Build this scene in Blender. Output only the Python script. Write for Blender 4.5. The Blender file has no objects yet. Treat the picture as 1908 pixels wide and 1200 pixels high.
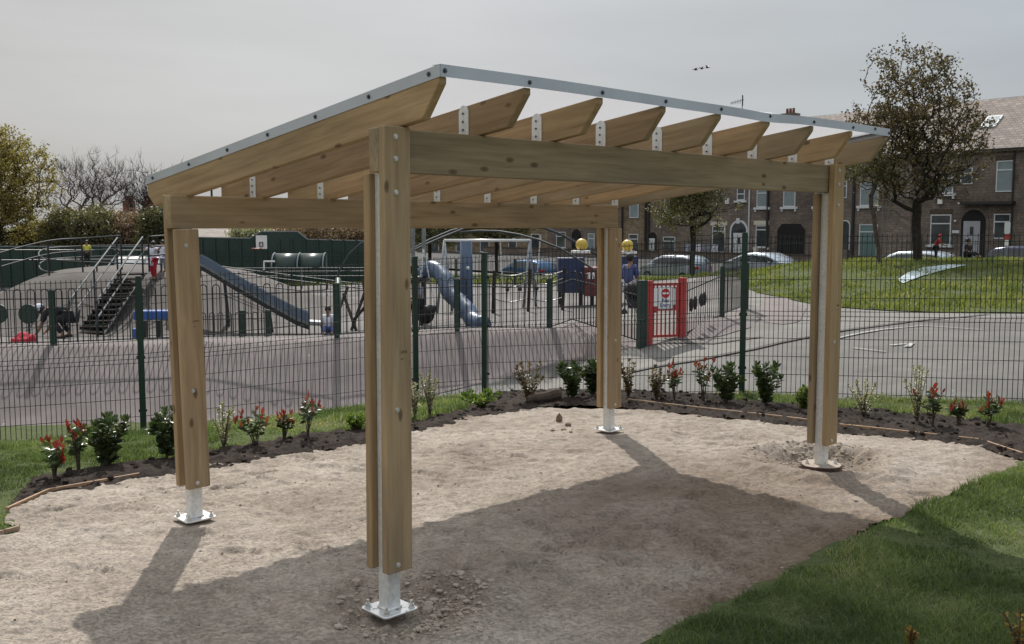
import bpy, bmesh, math, random
import numpy as np
from mathutils import Vector, Matrix, Euler
R = math.radians
rng = np.random.default_rng(7)
random.seed(7)
SC = bpy.context.scene
COL = SC.collection

# ------------------------------------------------------------------ camera
CAM_H = 1.80
PITCH = 0.0943
FPX = 1876.7
cd = bpy.data.cameras.new("camera")
cd.sensor_width = 36.0
cd.lens = 36.0 * FPX / 1908.0
cd.clip_start = 0.05
cd.clip_end = 2000
cam = bpy.data.objects.new("camera", cd)
COL.objects.link(cam)
cam.location = (0, 0, CAM_H)
cam.rotation_euler = (math.pi / 2 - PITCH, 0, 0)
SC.camera = cam

# ------------------------------------------------------------------ sky, sun, exposure
SUN_EL, SUN_AZ = R(46), R(-9)      # azimuth from +Y towards +X
w = bpy.data.worlds.new("World")
SC.world = w
w.use_nodes = True
nt = w.node_tree
nt.nodes.clear()
sky = nt.nodes.new("ShaderNodeTexSky")
sky.sky_type = 'NISHITA'
sky.sun_disc = False
sky.sun_elevation = SUN_EL
sky.sun_rotation = SUN_AZ
sky.air_density = 1.0
sky.dust_density = 4.0
sky.ozone_density = 1.0
hsv = nt.nodes.new("ShaderNodeHueSaturation")
hsv.inputs['Saturation'].default_value = 0.35
hsv.inputs['Value'].default_value = 1.0
mixs = nt.nodes.new("ShaderNodeMixRGB")
mixs.inputs[0].default_value = 0.72
mixs.inputs[2].default_value = (4.75, 4.75, 4.85, 1)
# thin high haze: cooler to the right, faint streaks of cloud, brighter overhead, added as fill light beyond the view
tcw = nt.nodes.new("ShaderNodeTexCoord"); sxw = nt.nodes.new("ShaderNodeSeparateXYZ")
nt.links.new(tcw.outputs['Generated'], sxw.inputs[0])
mrx = nt.nodes.new("ShaderNodeMapRange"); mrx.inputs['From Min'].default_value = -.5; mrx.inputs['From Max'].default_value = .5
nt.links.new(sxw.outputs[0], mrx.inputs['Value'])
hz = nt.nodes.new("ShaderNodeMixRGB"); hz.inputs[1].default_value = (4.55, 4.55, 4.50, 1); hz.inputs[2].default_value = (4.0, 4.5, 4.95, 1)
nt.links.new(mrx.outputs[0], hz.inputs[0])
mpw = nt.nodes.new("ShaderNodeMapping"); mpw.inputs['Scale'].default_value = (1.5, 1.5, 9); mpw.inputs['Rotation'].default_value = (0, .12, 0)
nt.links.new(tcw.outputs['Generated'], mpw.inputs[0])
cn = nt.nodes.new("ShaderNodeTexNoise"); cn.inputs['Scale'].default_value = 2.2; cn.inputs['Detail'].default_value = 5
nt.links.new(mpw.outputs[0], cn.inputs['Vector'])
cr0 = nt.nodes.new("ShaderNodeMapRange"); cr0.inputs['From Min'].default_value = .3; cr0.inputs['From Max'].default_value = .7; cr0.inputs['To Min'].default_value = .90; cr0.inputs['To Max'].default_value = 1.09
nt.links.new(cn.outputs['Fac'], cr0.inputs['Value'])
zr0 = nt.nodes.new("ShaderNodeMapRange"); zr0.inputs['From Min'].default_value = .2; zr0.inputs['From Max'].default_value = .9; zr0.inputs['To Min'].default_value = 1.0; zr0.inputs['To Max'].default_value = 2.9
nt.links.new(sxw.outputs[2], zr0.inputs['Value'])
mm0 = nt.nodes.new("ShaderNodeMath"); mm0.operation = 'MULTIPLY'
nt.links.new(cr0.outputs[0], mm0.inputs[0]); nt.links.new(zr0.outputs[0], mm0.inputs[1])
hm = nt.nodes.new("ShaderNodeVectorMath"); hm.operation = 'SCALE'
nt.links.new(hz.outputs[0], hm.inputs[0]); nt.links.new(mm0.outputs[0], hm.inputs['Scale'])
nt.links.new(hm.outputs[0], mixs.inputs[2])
bgn = nt.nodes.new("ShaderNodeBackground")
bgn.inputs['Strength'].default_value = 0.10
wo = nt.nodes.new("ShaderNodeOutputWorld")
nt.links.new(sky.outputs[0], hsv.inputs['Color'])
nt.links.new(hsv.outputs[0], mixs.inputs[1])
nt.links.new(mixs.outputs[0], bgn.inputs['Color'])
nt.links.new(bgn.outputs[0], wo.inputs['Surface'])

sd = bpy.data.lights.new("sun", 'SUN')
sd.energy = 4.3
sd.angle = R(0.6)
sd.color = (1.0, 0.95, 0.88)
sun = bpy.data.objects.new("sun", sd)
COL.objects.link(sun)
sdir = Vector((math.sin(SUN_AZ) * math.cos(SUN_EL), math.cos(SUN_AZ) * math.cos(SUN_EL), math.sin(SUN_EL)))
sun.rotation_euler = sdir.to_track_quat('Z', 'Y').to_euler()
sun.location = (0, 0, 30)

SC.view_settings.view_transform = 'Standard'
SC.view_settings.look = 'None'
SC.view_settings.exposure = 0.0
SC.view_settings.gamma = 1.0
SC.view_settings.use_curve_mapping = False
SC.cycles.max_bounces = 6
SC.cycles.transparent_max_bounces = 12

# ------------------------------------------------------------------ survey helpers (photo measurements -> metres)
_c, _s = math.cos(PITCH), math.sin(PITCH)
def ray(px, py):
    X = (px - 954) / FPX
    V = -(py - 600) / FPX
    return np.array([X, _c + V * _s, -_s + V * _c])
def at(px, py, d):
    r = ray(px, py)
    t = d / r[1]
    return np.array([r[0] * t, d, CAM_H + r[2] * t])
def gz(px, py, z=0.0):
    r = ray(px, py)
    t = (z - CAM_H) / r[2]
    return np.array([r[0] * t, r[1] * t, z])

# ------------------------------------------------------------------ noise
def _h(ix, iy, seed):
    n = (ix.astype(np.int64) * 374761393 + iy.astype(np.int64) * 668265263 + seed * 982451653) & 0xffffffff
    n = ((n ^ (n >> 13)) * 1274126177) & 0xffffffff
    return ((n ^ (n >> 16)) & 0xffff) / 65535.0
def vn(x, y, seed=0):
    x = np.asarray(x, float); y = np.asarray(y, float)
    ix, iy = np.floor(x), np.floor(y)
    fx, fy = x - ix, y - iy
    fx = fx * fx * (3 - 2 * fx); fy = fy * fy * (3 - 2 * fy)
    a = _h(ix, iy, seed); b = _h(ix + 1, iy, seed); c = _h(ix, iy + 1, seed); d = _h(ix + 1, iy + 1, seed)
    return (a + (b - a) * fx) * (1 - fy) + (c + (d - c) * fx) * fy - 0.5
def fbm(x, y, f, o=4, seed=0):
    r = 0; a = 1.0
    for i in range(o):
        r = r + a * vn(x * f + 17.3 * i, y * f - 9.1 * i, seed + i)
        a *= .5; f *= 2.03
    return r

# ------------------------------------------------------------------ terrain height
CP = []
def cp(px, py, d): CP.append(tuple(at(px, py, d)))
for x, y in ((-4, 0), (0, 0), (4, 0), (-4, 3), (0, 3), (4, 3), (-1.5, 6), (1, 6), (2.5, 8), (0.8, 9), (-2.6, 7.2), (4.5, 7), (3.9, 8.4), (-5, 6), (-8, 2), (9, 3), (-8, -5), (9, -5), (0, -5), (6.5, 7)):
    CP.append((x, y, 0.0))
for px, py in ((60, 890), (330, 851), (554, 811), (765, 790), (905, 768), (1100, 745), (1300, 760), (1564, 780), (1797, 800)):
    CP.append(tuple(gz(px, py, -0.02)))
FENCE = [(-3.12 * 2 + -4.12, 9.0), (-7.05, 10.02), (-4.12, 11.1), (-1.18, 12.2), (-.32, 12.4), (2.57, 11.15), (5.50, 10.45), (8.6, 9.9)]
FBASE = [-.62, -.6, -.555, -.37, -.33, -.08, -.05, -.05]
for (x, y), z in zip(FENCE, FBASE): CP.append((x, y, z))
for a in ((-250, 815, 15.1), (0, 808, 15.3), (265, 795, 15.7), (450, 782, 16.1), (650, 765, 16.5), (800, 737, 17.1), (905, 712, 17.7), (1090, 670, 18.3), (1200, 650, 17.0),
          (-150, 650, 17.4), (0, 642, 17.7), (350, 635, 18.3), (640, 628, 18.5), (850, 613, 19.3), (1065, 603, 19.5), (1130, 622, 18.4), (1200, 641, 17.3), (1275, 629, 17.4), (1345, 594, 19.2), (1392, 574, 21.8), (1400, 600, 20.0),
           (0, 645, 17.5), (350, 640, 18.1), (640, 633, 18.3), (850, 618, 19.1), (0, 643, 18.4), (350, 637, 19.0), (640, 630, 19.2), (850, 615, 20.0), (1065, 606, 20.2),
          (100, 628, 26.2), (400, 626, 26.0), (640, 619, 25.8), (900, 585, 27), (1050, 575, 28), (1250, 590, 22),
          (800, 540, 40), (1000, 540, 40), (1200, 545, 36), (600, 540, 41), (300, 550, 41), (-100, 550, 41),
          (1420, 547, 30.5), (1500, 565, 26), (1650, 580, 23), (1900, 584, 22.4), (2200, 584, 22), (1500, 660, 15), (1900, 650, 14.6),
          (1420, 507, 39), (1500, 491, 38), (1600, 489.5, 37), (1700, 488, 36), (1900, 486, 35), (2200, 486, 34), (1300, 515, 44), (1000, 517, 50), (700, 520, 50),
          (1500, 500, 44.5), (1750, 500, 43)):
    cp(*a)
for x, y, z in ((20, 47, -.7), (26, 45, -.7), (12, 58, -.9), (2, 62, -.95), (33, 40, -.6), (10, 66, -.5), (-12, 65, -1), (-30, 60, -1), (20, 60, -.3), (30, 52, 0), (40, 60, 0), (0, 80, -.5), (-30, 80, -.8), (-30, 30, -.8), (-30, 12, -.9), (-14, 6, -.4), (30, 15, 0), (40, 30, .2), (30, 85, 0), (-14, 45, -.9)):
    CP.append((x, y, z))
CPA = np.array(CP)
def _tps(d2): return np.where(d2 > 1e-12, d2 * np.log(d2 + 1e-12) * .5, 0)
_n = len(CPA)
_K = _tps(((CPA[:, None, :2] - CPA[None, :, :2]) ** 2).sum(-1)) + np.eye(_n) * 0.004
_P = np.c_[np.ones(_n), CPA[:, :2]]
_A = np.block([[_K, _P], [_P.T, np.zeros((3, 3))]])
_W = np.linalg.solve(_A, np.r_[CPA[:, 2], 0, 0, 0])
def sstep(a, b, t):
    t = np.clip((t - a) / (b - a), 0, 1)
    return t * t * (3 - 2 * t)
HILL = 1.55
_mc = sorted(tuple(at(*a)) for a in ((-250, 647, 17.2), (0, 645, 17.5), (350, 640, 18.1), (640, 633, 18.3), (850, 618, 19.1), (1065, 608, 19.2), (1130, 626, 18.1), (1200, 645, 17.1)))
_mf = sorted(tuple(at(*a)) for a in ((-250, 815, 15.1), (0, 808, 15.3), (265, 795, 15.7), (450, 782, 16.1), (650, 765, 16.5), (800, 737, 17.1), (905, 712, 17.7), (1090, 670, 18.2), (1150, 655, 17.6), (1200, 646, 17.05)))
MC = tuple(np.array(c) for c in zip(*_mc)); MF = tuple(np.array(c) for c in zip(*_mf))
def Hh(x, y):
    x = np.atleast_1d(np.asarray(x, float)); y = np.atleast_1d(np.asarray(y, float))
    sh = x.shape; x = x.ravel(); y = y.ravel()
    out = np.empty(len(x))
    for i in range(0, len(x), 20000):
        xx, yy = x[i:i + 20000], y[i:i + 20000]
        k = _tps((xx[:, None] - CPA[None, :, 0]) ** 2 + (yy[:, None] - CPA[None, :, 1]) ** 2)
        out[i:i + 20000] = k @ _W[:_n] + _W[_n] + _W[_n + 1] * xx + _W[_n + 2] * yy
    # slide hill: a smooth concrete dome with a long right-hand flank
    u = (x + 12.4); v = (y - 33.0)
    ru = np.where(u > 0, u / 7.6, u / 6.0); rv = np.where(v < 0, v / 7.0, v / 7.0)
    r = np.sqrt(ru ** 2 + rv ** 2)
    hill = HILL * (1 - sstep(0.30, 1.0, r))
    out = out + hill
    # long embankment: steep rounded slope between its crest line and its foot line
    if MC is not None:
        m = (x > MC[0][0]) & (x < MC[0][-1]) & (y < 21) & (y > 12)
        if m.any():
            xm = x[m]; yc = np.interp(xm, *MC[:2]); zc = np.interp(xm, MC[0], MC[2]); yf = np.interp(xm, *MF[:2]); zf = np.interp(xm, MF[0], MF[2])
            t = (yc - y[m]) / np.maximum(yc - yf, .02)
            u = np.clip(t, 0, 1) ** 1.3
            zz = zc + (zf - zc) * (1 - (1 - u) ** 1.3)
            k = np.where((t > 0) & (t < 1), 1.0, 0.0) * sstep(0, .5, xm - MC[0][0]) * sstep(0, .5, MC[0][-1] - xm)
            out[m] = out[m] * (1 - k) + zz * k
    return out.reshape(sh)
def H1(x, y): return float(Hh([x], [y])[0])
def on(px, py, dmax=90.0, dmin=1.5):
    r = ray(px, py)
    ts = np.linspace(dmin, dmax, 1500)
    X, Y, Z = r[0] * ts, r[1] * ts, CAM_H + r[2] * ts
    g = Hh(X, Y)
    k = np.argmax(Z < g)
    if Z[k] >= g[k]: return at(px, py, dmax)
    a, b = ts[max(k - 1, 0)], ts[k]
    ss = np.linspace(a, b, 30)
    g = Hh(r[0] * ss, r[1] * ss)
    k = int(np.argmax(CAM_H + r[2] * ss < g))
    t = ss[k]
    return np.array([r[0] * t, r[1] * t, float(g[k])])

# ------------------------------------------------------------------ object helpers
def tag(o, label=None, cat=None, group=None, kind=None):
    if label: o["label"] = label
    if cat: o["category"] = cat
    if group: o["group"] = group
    if kind: o["kind"] = kind
    return o
def empty(name, loc=(0, 0, 0), rz=0.0, label=None, cat=None, group=None):
    o = bpy.data.objects.new(name, None)
    COL.objects.link(o)
    o.location = loc
    o.rotation_euler = (0, 0, rz)
    o.empty_display_size = .2
    return tag(o, label, cat, group)
class MB:
    def __init__(s): s.v = []; s.f = []; s.m = []
    def add(s, vs, fs, mi=0):
        b = len(s.v)
        s.v.extend([tuple(p) for p in vs])
        s.f.extend([tuple(i + b for i in f) for f in fs])
        s.m.extend([mi] * len(fs))
    def box(s, lo, hi, M=None, mi=0):
        x0, y0, z0 = lo; x1, y1, z1 = hi
        vs = [(x0, y0, z0), (x1, y0, z0), (x1, y1, z0), (x0, y1, z0), (x0, y0, z1), (x1, y0, z1), (x1, y1, z1), (x0, y1, z1)]
        if M is not None: vs = [tuple(M @ Vector(p)) for p in vs]
        s.add(vs, [(0, 3, 2, 1), (4, 5, 6, 7), (0, 1, 5, 4), (1, 2, 6, 5), (2, 3, 7, 6), (3, 0, 4, 7)], mi)
    def tube(s, pts, rad, n=6, cap=True, mi=0):
        pts = [Vector(p) for p in pts]
        if not hasattr(rad, '__len__'): rad = [rad] * len(pts)
        rings = []
        up = None
        for i, p in enumerate(pts):
            t = (pts[min(i + 1, len(pts) - 1)] - pts[max(i - 1, 0)])
            if t.length < 1e-9: t = Vector((0, 0, 1))
            t.normalize()
            if up is None:
                a = Vector((0, 0, 1)) if abs(t.z) < .9 else Vector((1, 0, 0))
                up = t.cross(a).normalized()
            else:
                up = (up - t * up.dot(t))
                if up.length < 1e-6: up = t.orthogonal()
                up.normalize()
            w_ = t.cross(up)
            rings.append([p + (up * math.cos(2 * math.pi * (k + .5) / n) + w_ * math.sin(2 * math.pi * (k + .5) / n)) * rad[i] for k in range(n)])
        vs = [q for r_ in rings for q in r_]
        fs = []
        for i in range(len(pts) - 1):
            for k in range(n):
                fs.append((i * n + k, i * n + (k + 1) % n, (i + 1) * n + (k + 1) % n, (i + 1) * n + k))
        if cap:
            fs.append(tuple(range(n - 1, -1, -1)))
            fs.append(tuple((len(pts) - 1) * n + k for k in range(n)))
        s.add(vs, fs, mi)
    def prism(s, poly, axis, a, b, M=None, mi=0):
        # poly: 2D points; axis 'x','y','z' = extrusion axis
        def P(p, t):
            if axis == 'x': q = (t, p[0], p[1])
            elif axis == 'y': q = (p[0], t, p[1])
            else: q = (p[0], p[1], t)
            return tuple(M @ Vector(q)) if M is not None else q
        n = len(poly)
        vs = [P(p, a) for p in poly] + [P(p, b) for p in poly]
        fs = [tuple(range(n)), tuple(range(2 * n - 1, n - 1, -1))]
        for k in range(n): fs.append((k, k + n, (k + 1) % n + n, (k + 1) % n))
        s.add(vs, fs, mi)
    def sphere(s, c, r, n=10, m=6, sc=(1, 1, 1), M=None, mi=0):
        vs = []; fs = []
        for i in range(m + 1):
            th = math.pi * i / m
            for k in range(n):
                ph = 2 * math.pi * k / n
                q = Vector((c[0] + r * sc[0] * math.sin(th) * math.cos(ph), c[1] + r * sc[1] * math.sin(th) * math.sin(ph), c[2] + r * sc[2] * math.cos(th)))
                vs.append(tuple(M @ q) if M is not None else tuple(q))
        for i in range(m):
            for k in range(n):
                fs.append((i * n + k, (i + 1) * n + k, (i + 1) * n + (k + 1) % n, i * n + (k + 1) % n))
        s.add(vs, fs, mi)
    def build(s, name, mats, parent=None, smooth=False, bevel=0.0, fixn=True):
        me = bpy.data.meshes.new(name)
        me.from_pydata(s.v, [], s.f)
        if not isinstance(mats, (list, tuple)): mats = [mats]
        for m in mats: me.materials.append(m)
        if len(mats) > 1: me.polygons.foreach_set('material_index', s.m)
        if fixn or bevel:
            bm = bmesh.new(); bm.from_mesh(me)
            if bevel:
                bmesh.ops.remove_doubles(bm, verts=bm.verts, dist=1e-6)
            bmesh.ops.recalc_face_normals(bm, faces=bm.faces)
            if bevel:
                es = [e for e in bm.edges if e.is_manifold and e.calc_face_angle(0) > .5]
                bmesh.ops.bevel(bm, geom=es, offset=bevel, segments=1, affect='EDGES', clamp_overlap=True)
            bm.to_mesh(me); bm.free()
        if smooth: me.shade_smooth()
        o = bpy.data.objects.new(name, me)
        COL.objects.link(o)
        if parent is not None: o.parent = parent
        return o
def arrmesh(name, V, F, mat, parent=None, smooth=False, attr=None):
    """V (n,3), F (m,k) numpy -> mesh, optional per-vertex float attributes"""
    me = bpy.data.meshes.new(name)
    V = np.ascontiguousarray(V, np.float32); F = np.ascontiguousarray(F, np.int32)
    me.vertices.add(len(V)); me.vertices.foreach_set('co', V.ravel())
    k = F.shape[1]
    me.loops.add(F.size); me.loops.foreach_set('vertex_index', F.ravel())
    me.polygons.add(len(F)); me.polygons.foreach_set('loop_start', np.arange(len(F), dtype=np.int32) * k)
    me.update(calc_edges=True)
    if attr:
        for n_, a in attr.items():
            at_ = me.attributes.new(n_, 'FLOAT', 'POINT')
            at_.data.foreach_set('value', np.ascontiguousarray(a, np.float32))
    me.materials.append(mat)
    if smooth: me.shade_smooth()
    me.validate()
    o = bpy.data.objects.new(name, me)
    COL.objects.link(o)
    if parent is not None: o.parent = parent
    return o
def copy_tree(o, parent=None):
    c = o.copy(); COL.objects.link(c)
    if parent is not None:
        c.parent = parent
        c.matrix_parent_inverse = o.matrix_parent_inverse.copy()
    for ch in list(o.children): copy_tree(ch, c)
    return c

# ------------------------------------------------------------------ materials
def mat(name):
    m = bpy.data.materials.new(name); m.use_nodes = True
    t = m.node_tree
    b = t.nodes['Principled BSDF']
    return m, t, b
def N(t, kind, **kw):
    n = t.nodes.new(kind)
    for k, v in kw.items():
        if k in n.inputs: n.inputs[k].default_value = v
        else: setattr(n, k, v)
    return n
def ramp(t, stops):
    r = t.nodes.new("ShaderNodeValToRGB")
    e = r.color_ramp.elements
    while len(e) < len(stops): e.new(0.5)
    for i, (p, c) in enumerate(stops):
        e[i].position = p
        e[i].color = (c[0], c[1], c[2], 1) if hasattr(c, '__len__') else (c, c, c, 1)
    return r
def coord(t, scale=(1, 1, 1), kind='Object', rnd=False, rot=(0, 0, 0)):
    tc = t.nodes.new("ShaderNodeTexCoord")
    mp = t.nodes.new("ShaderNodeMapping")
    mp.inputs['Scale'].default_value = scale
    mp.inputs['Rotation'].default_value = rot
    t.links.new(tc.outputs[kind], mp.inputs['Vector'])
    if rnd:
        oi = t.nodes.new("ShaderNodeObjectInfo")
        mu = t.nodes.new("ShaderNodeMath"); mu.operation = 'MULTIPLY'; mu.inputs[1].default_value = 57.0
        t.links.new(oi.outputs['Random'], mu.inputs[0])
        cx = t.nodes.new("ShaderNodeCombineXYZ")
        for i in range(3): t.links.new(mu.outputs[0], cx.inputs[i])
        t.links.new(cx.outputs[0], mp.inputs['Location'])
    return mp.outputs[0]
def noise(t, vec, scale, detail=4, rough=.55, dist=0.0):
    n = t.nodes.new("ShaderNodeTexNoise")
    n.inputs['Scale'].default_value = scale
    n.inputs['Detail'].default_value = detail
    n.inputs['Roughness'].default_value = rough
    n.inputs['Distortion'].default_value = dist
    if vec is not None: t.links.new(vec, n.inputs['Vector'])
    return n.outputs['Fac']
def mixc(t, fac, a, b, mode='MIX'):
    m = t.nodes.new("ShaderNodeMixRGB"); m.blend_type = mode
    for i, v in ((0, fac), (1, a), (2, b)):
        if isinstance(v, (int, float)): m.inputs[i].default_value = v
        elif isinstance(v, tuple): m.inputs[i].default_value = (*v[:3], 1)
        else: t.links.new(v, m.inputs[i])
    return m.outputs[0]
def math_(t, op, a, b=None):
    m = t.nodes.new("ShaderNodeMath"); m.operation = op
    for i, v in ((0, a), (1, b)):
        if v is None: continue
        if isinstance(v, (int, float)): m.inputs[i].default_value = v
        else: t.links.new(v, m.inputs[i])
    return m.outputs[0]
def bump(t, b, h, strength=.5, dist=.01):
    n = t.nodes.new("ShaderNodeBump")
    n.inputs['Strength'].default_value = strength
    n.inputs['Distance'].default_value = dist
    t.links.new(h, n.inputs['Height'])
    t.links.new(n.outputs[0], b.inputs['Normal'])
def simple(name, col, rough=.6, metal=0.0, var=.25, scale=6.0, bmp=0.0, kind='Object', spec=.5):
    m, t, b = mat(name)
    v = coord(t, kind=kind)
    f = noise(t, v, scale, 5)
    lo = tuple(c * (1 - var) for c in col); hi = tuple(min(1, c * (1 + var)) for c in col)
    r = ramp(t, [(.3, lo), (.7, hi)])
    t.links.new(f, r.inputs[0]); t.links.new(r.outputs[0], b.inputs['Base Color'])
    b.inputs['Roughness'].default_value = rough
    b.inputs['Metallic'].default_value = metal
    b.inputs['Specular IOR Level'].default_value = spec
    if bmp: bump(t, b, noise(t, v, scale * 6, 4), .6, bmp)
    return m
def wood_mat(name, c1, c2, grey=.0):
    m, t, b = mat(name)
    v = coord(t, (1, 1, 1), rnd=True)
    vg = coord(t, (1.3, 22, 22), rnd=True)
    g = noise(t, vg, 1.6, 6, .6, .4)
    vb = coord(t, (.6, 2.5, 2.5), rnd=True)
    big = noise(t, vb, 1.3, 3)
    r = ramp(t, [(.3, c1), (.72, c2)])
    t.links.new(g, r.inputs[0])
    oi = t.nodes.new("ShaderNodeObjectInfo")
    tint = ramp(t, [(0, (.80, .84, .84)), (.35, (1.02, 1.0, .95)), (.7, (.95, .88, .80)), (1, (1.15, 1.06, .90))])
    t.links.new(oi.outputs['Random'], tint.inputs[0])
    c = mixc(t, 1.0, r.outputs[0], tint.outputs[0], 'MULTIPLY')
    rb = ramp(t, [(.35, (.74, .76, .76)), (.65, (1.1, 1.07, 1.03))])
    t.links.new(big, rb.inputs[0])
    c = mixc(t, .8, c, rb.outputs[0], 'MULTIPLY')
    # knots: stretched voronoi cells, only some carry a knot
    vk = coord(t, (5.5, 12.0, 12.0), rnd=True)
    vo = t.nodes.new("ShaderNodeTexVoronoi"); vo.inputs['Scale'].default_value = 1.0
    nz = t.nodes.new("ShaderNodeTexNoise"); nz.inputs['Scale'].default_value = 2.0
    t.links.new(vk, nz.inputs['Vector'])
    ad = mixc(t, .06, vk, nz.outputs['Color'])
    t.links.new(ad, vo.inputs['Vector'])
    sep = t.nodes.new("ShaderNodeSeparateColor"); t.links.new(vo.outputs['Color'], sep.inputs[0])
    pick = math_(t, 'GREATER_THAN', sep.outputs[0], .6)
    kr = ramp(t, [(.04, 1.0), (.13, .75), (.19, 0.0)])
    t.links.new(vo.outputs['Distance'], kr.inputs[0])
    km = math_(t, 'MULTIPLY', kr.outputs[0], pick)
    km = math_(t, 'MULTIPLY', km, .95)
    c = mixc(t, km, c, (.12, .07, .038))
    if grey: c = mixc(t, grey, c, (.33, .32, .30))
    t.links.new(c, b.inputs['Base Color'])
    b.inputs['Roughness'].default_value = .72
    b.inputs['Specular IOR Level'].default_value = .25
    bump(t, b, g, .25, .004)
    return m
M = {}
M['wood'] = wood_mat('treated_pine', (.285, .208, .13), (.45, .345, .225))
M['wood_dark'] = wood_mat('weathered_rough_timber', (.16, .12, .09), (.26, .2, .15), .2)
M['edging'] = wood_mat('pine_edging', (.30, .21, .15), (.46, .34, .25))
def galv():
    m, t, b = mat('galvanised_steel')
    v = coord(t)
    vo = t.nodes.new("ShaderNodeTexVoronoi"); vo.inputs['Scale'].default_value = 70
    t.links.new(v, vo.inputs['Vector'])
    sp = t.nodes.new("ShaderNodeSeparateColor"); t.links.new(vo.outputs['Color'], sp.inputs[0])
    f = noise(t, v, 9, 4)
    s_ = math_(t, 'ADD', math_(t, 'MULTIPLY', sp.outputs[0], .35), math_(t, 'MULTIPLY', f, .65))
    r = ramp(t, [(.25, (.62, .64, .63)), (.7, (.82, .82, .80))])
    t.links.new(s_, r.inputs[0]); t.links.new(r.outputs[0], b.inputs['Base Color'])
    b.inputs['Metallic'].default_value = .3
    rr = ramp(t, [(.2, .3), (.8, .5)]); t.links.new(s_, rr.inputs[0]); t.links.new(rr.outputs[0], b.inputs['Roughness'])
    return m
M['galv'] = galv()
def plate_mat():
    m, t, b = mat('bright_zinc_plate')
    v = coord(t); f = noise(t, v, 60, 5, .7); f2 = noise(t, v, 12, 4)
    d = ramp(t, [(.56, 0.0), (.62, 1.0)]); t.links.new(mixc(t, .35, f, f2), d.inputs[0])
    c = mixc(t, d.outputs[0], (.78, .79, .80), (.22, .17, .13)); t.links.new(c, b.inputs['Base Color'])
    t.links.new(math_(t, 'SUBTRACT', .85, math_(t, 'MULTIPLY', d.outputs[0], .8)), b.inputs['Metallic'])
    t.links.new(math_(t, 'ADD', .30, math_(t, 'MULTIPLY', d.outputs[0], .5)), b.inputs['Roughness'])
    return m
M['plate'] = plate_mat()
M['alu'] = simple('aluminium_flashing', (.52, .55, .59), .42, .45, .10, 3)
M['bolt'] = simple('zinc_bolt', (.62, .62, .60), .35, .6, .1, 30)
M['screw'] = simple('dark_screw', (.10, .11, .13), .4, .6, .1, 30)
M['rust'] = simple('muddy_rusty_plate', (.075, .04, .032), .75, .1, .5, 20, .003)
M['green_post'] = simple('dark_green_paint', (.012, .035, .026), .35, 0, .15, 8)
M['green_wire'] = simple('dark_green_wire', (.015, .02, .018), .45, .1, .1, 8, spec=.35)
M['black_metal'] = simple('black_painted_steel', (.03, .032, .035), .35, 0.2, .15, 8)
M['dark_green'] = simple('green_painted_steel', (.015, .04, .03), .45, 0, .2, 6)
M['steel'] = simple('worn_grey_steel', (.24, .26, .28), .45, .5, .15, 6)
M['rail_dark'] = simple('dark_painted_rail', (.05, .057, .06), .6, 0, .15, 6, spec=.3)
M['handrail'] = simple('grey_green_handrail', (.12, .13, .135), .55, .1, .15, 6, spec=.3)
M['red_paint'] = simple('faded_red_paint', (.40, .045, .04), .45, 0, .15, 7)
M['white_paint'] = simple('white_paint', (.78, .78, .76), .5, 0, .06, 5)
M['black_paint'] = simple('black_paint', (.02, .02, .022), .5, 0, .1, 5)
M['blue_slide'] = simple('blue_slide_plastic', (.06, .095, .16), .4, 0, .15, 3)
M['slide_side'] = simple('blue_grey_slide_side', (.11, .155, .22), .45, 0.2, .12, 3)
M['navy'] = simple('navy_panel', (.025, .04, .11), .5, 0, .2, 5)
M['blue'] = simple('blue_panel', (.03, .10, .32), .5, 0, .15, 5)
M['maroon'] = simple('maroon_panel', (.17, .03, .03), .5, 0, .2, 5)
M['yellow'] = simple('mustard_yellow_plastic', (.55, .38, .06), .4, 0, .1, 5)
M['pole_wood'] = simple('grey_round_timber', (.14, .15, .15), .8, 0, .25, 10, .002)
M['rubber'] = simple('black_rubber', (.018, .018, .02), .6, 0, .1, 5)
M['skin'] = simple('brown_skin', (.28, .15, .09), .55, 0, .08, 8)
M['skin_pale'] = simple('pale_skin', (.50, .31, .23), .55, 0, .08, 8)
M['hair'] = simple('black_hair', (.012, .010, .010), .5, 0, .2, 40)
M['cl_white'] = simple('white_cloth', (.62, .63, .72), .85, 0, .1, 9)
M['cl_red'] = simple('red_cloth', (.42, .02, .04), .85, 0, .2, 9)
M['cl_black'] = simple('black_cloth', (.015, .015, .02), .85, 0, .2, 9)
M['cl_blue'] = simple('blue_cloth', (.06, .08, .2), .85, 0, .2, 9)
M['cl_yellow'] = simple('yellow_cloth', (.55, .52, .08), .85, 0, .2, 9)
M['cl_grey'] = simple('grey_cloth', (.25, .25, .28), .85, 0, .2, 9)
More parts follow.
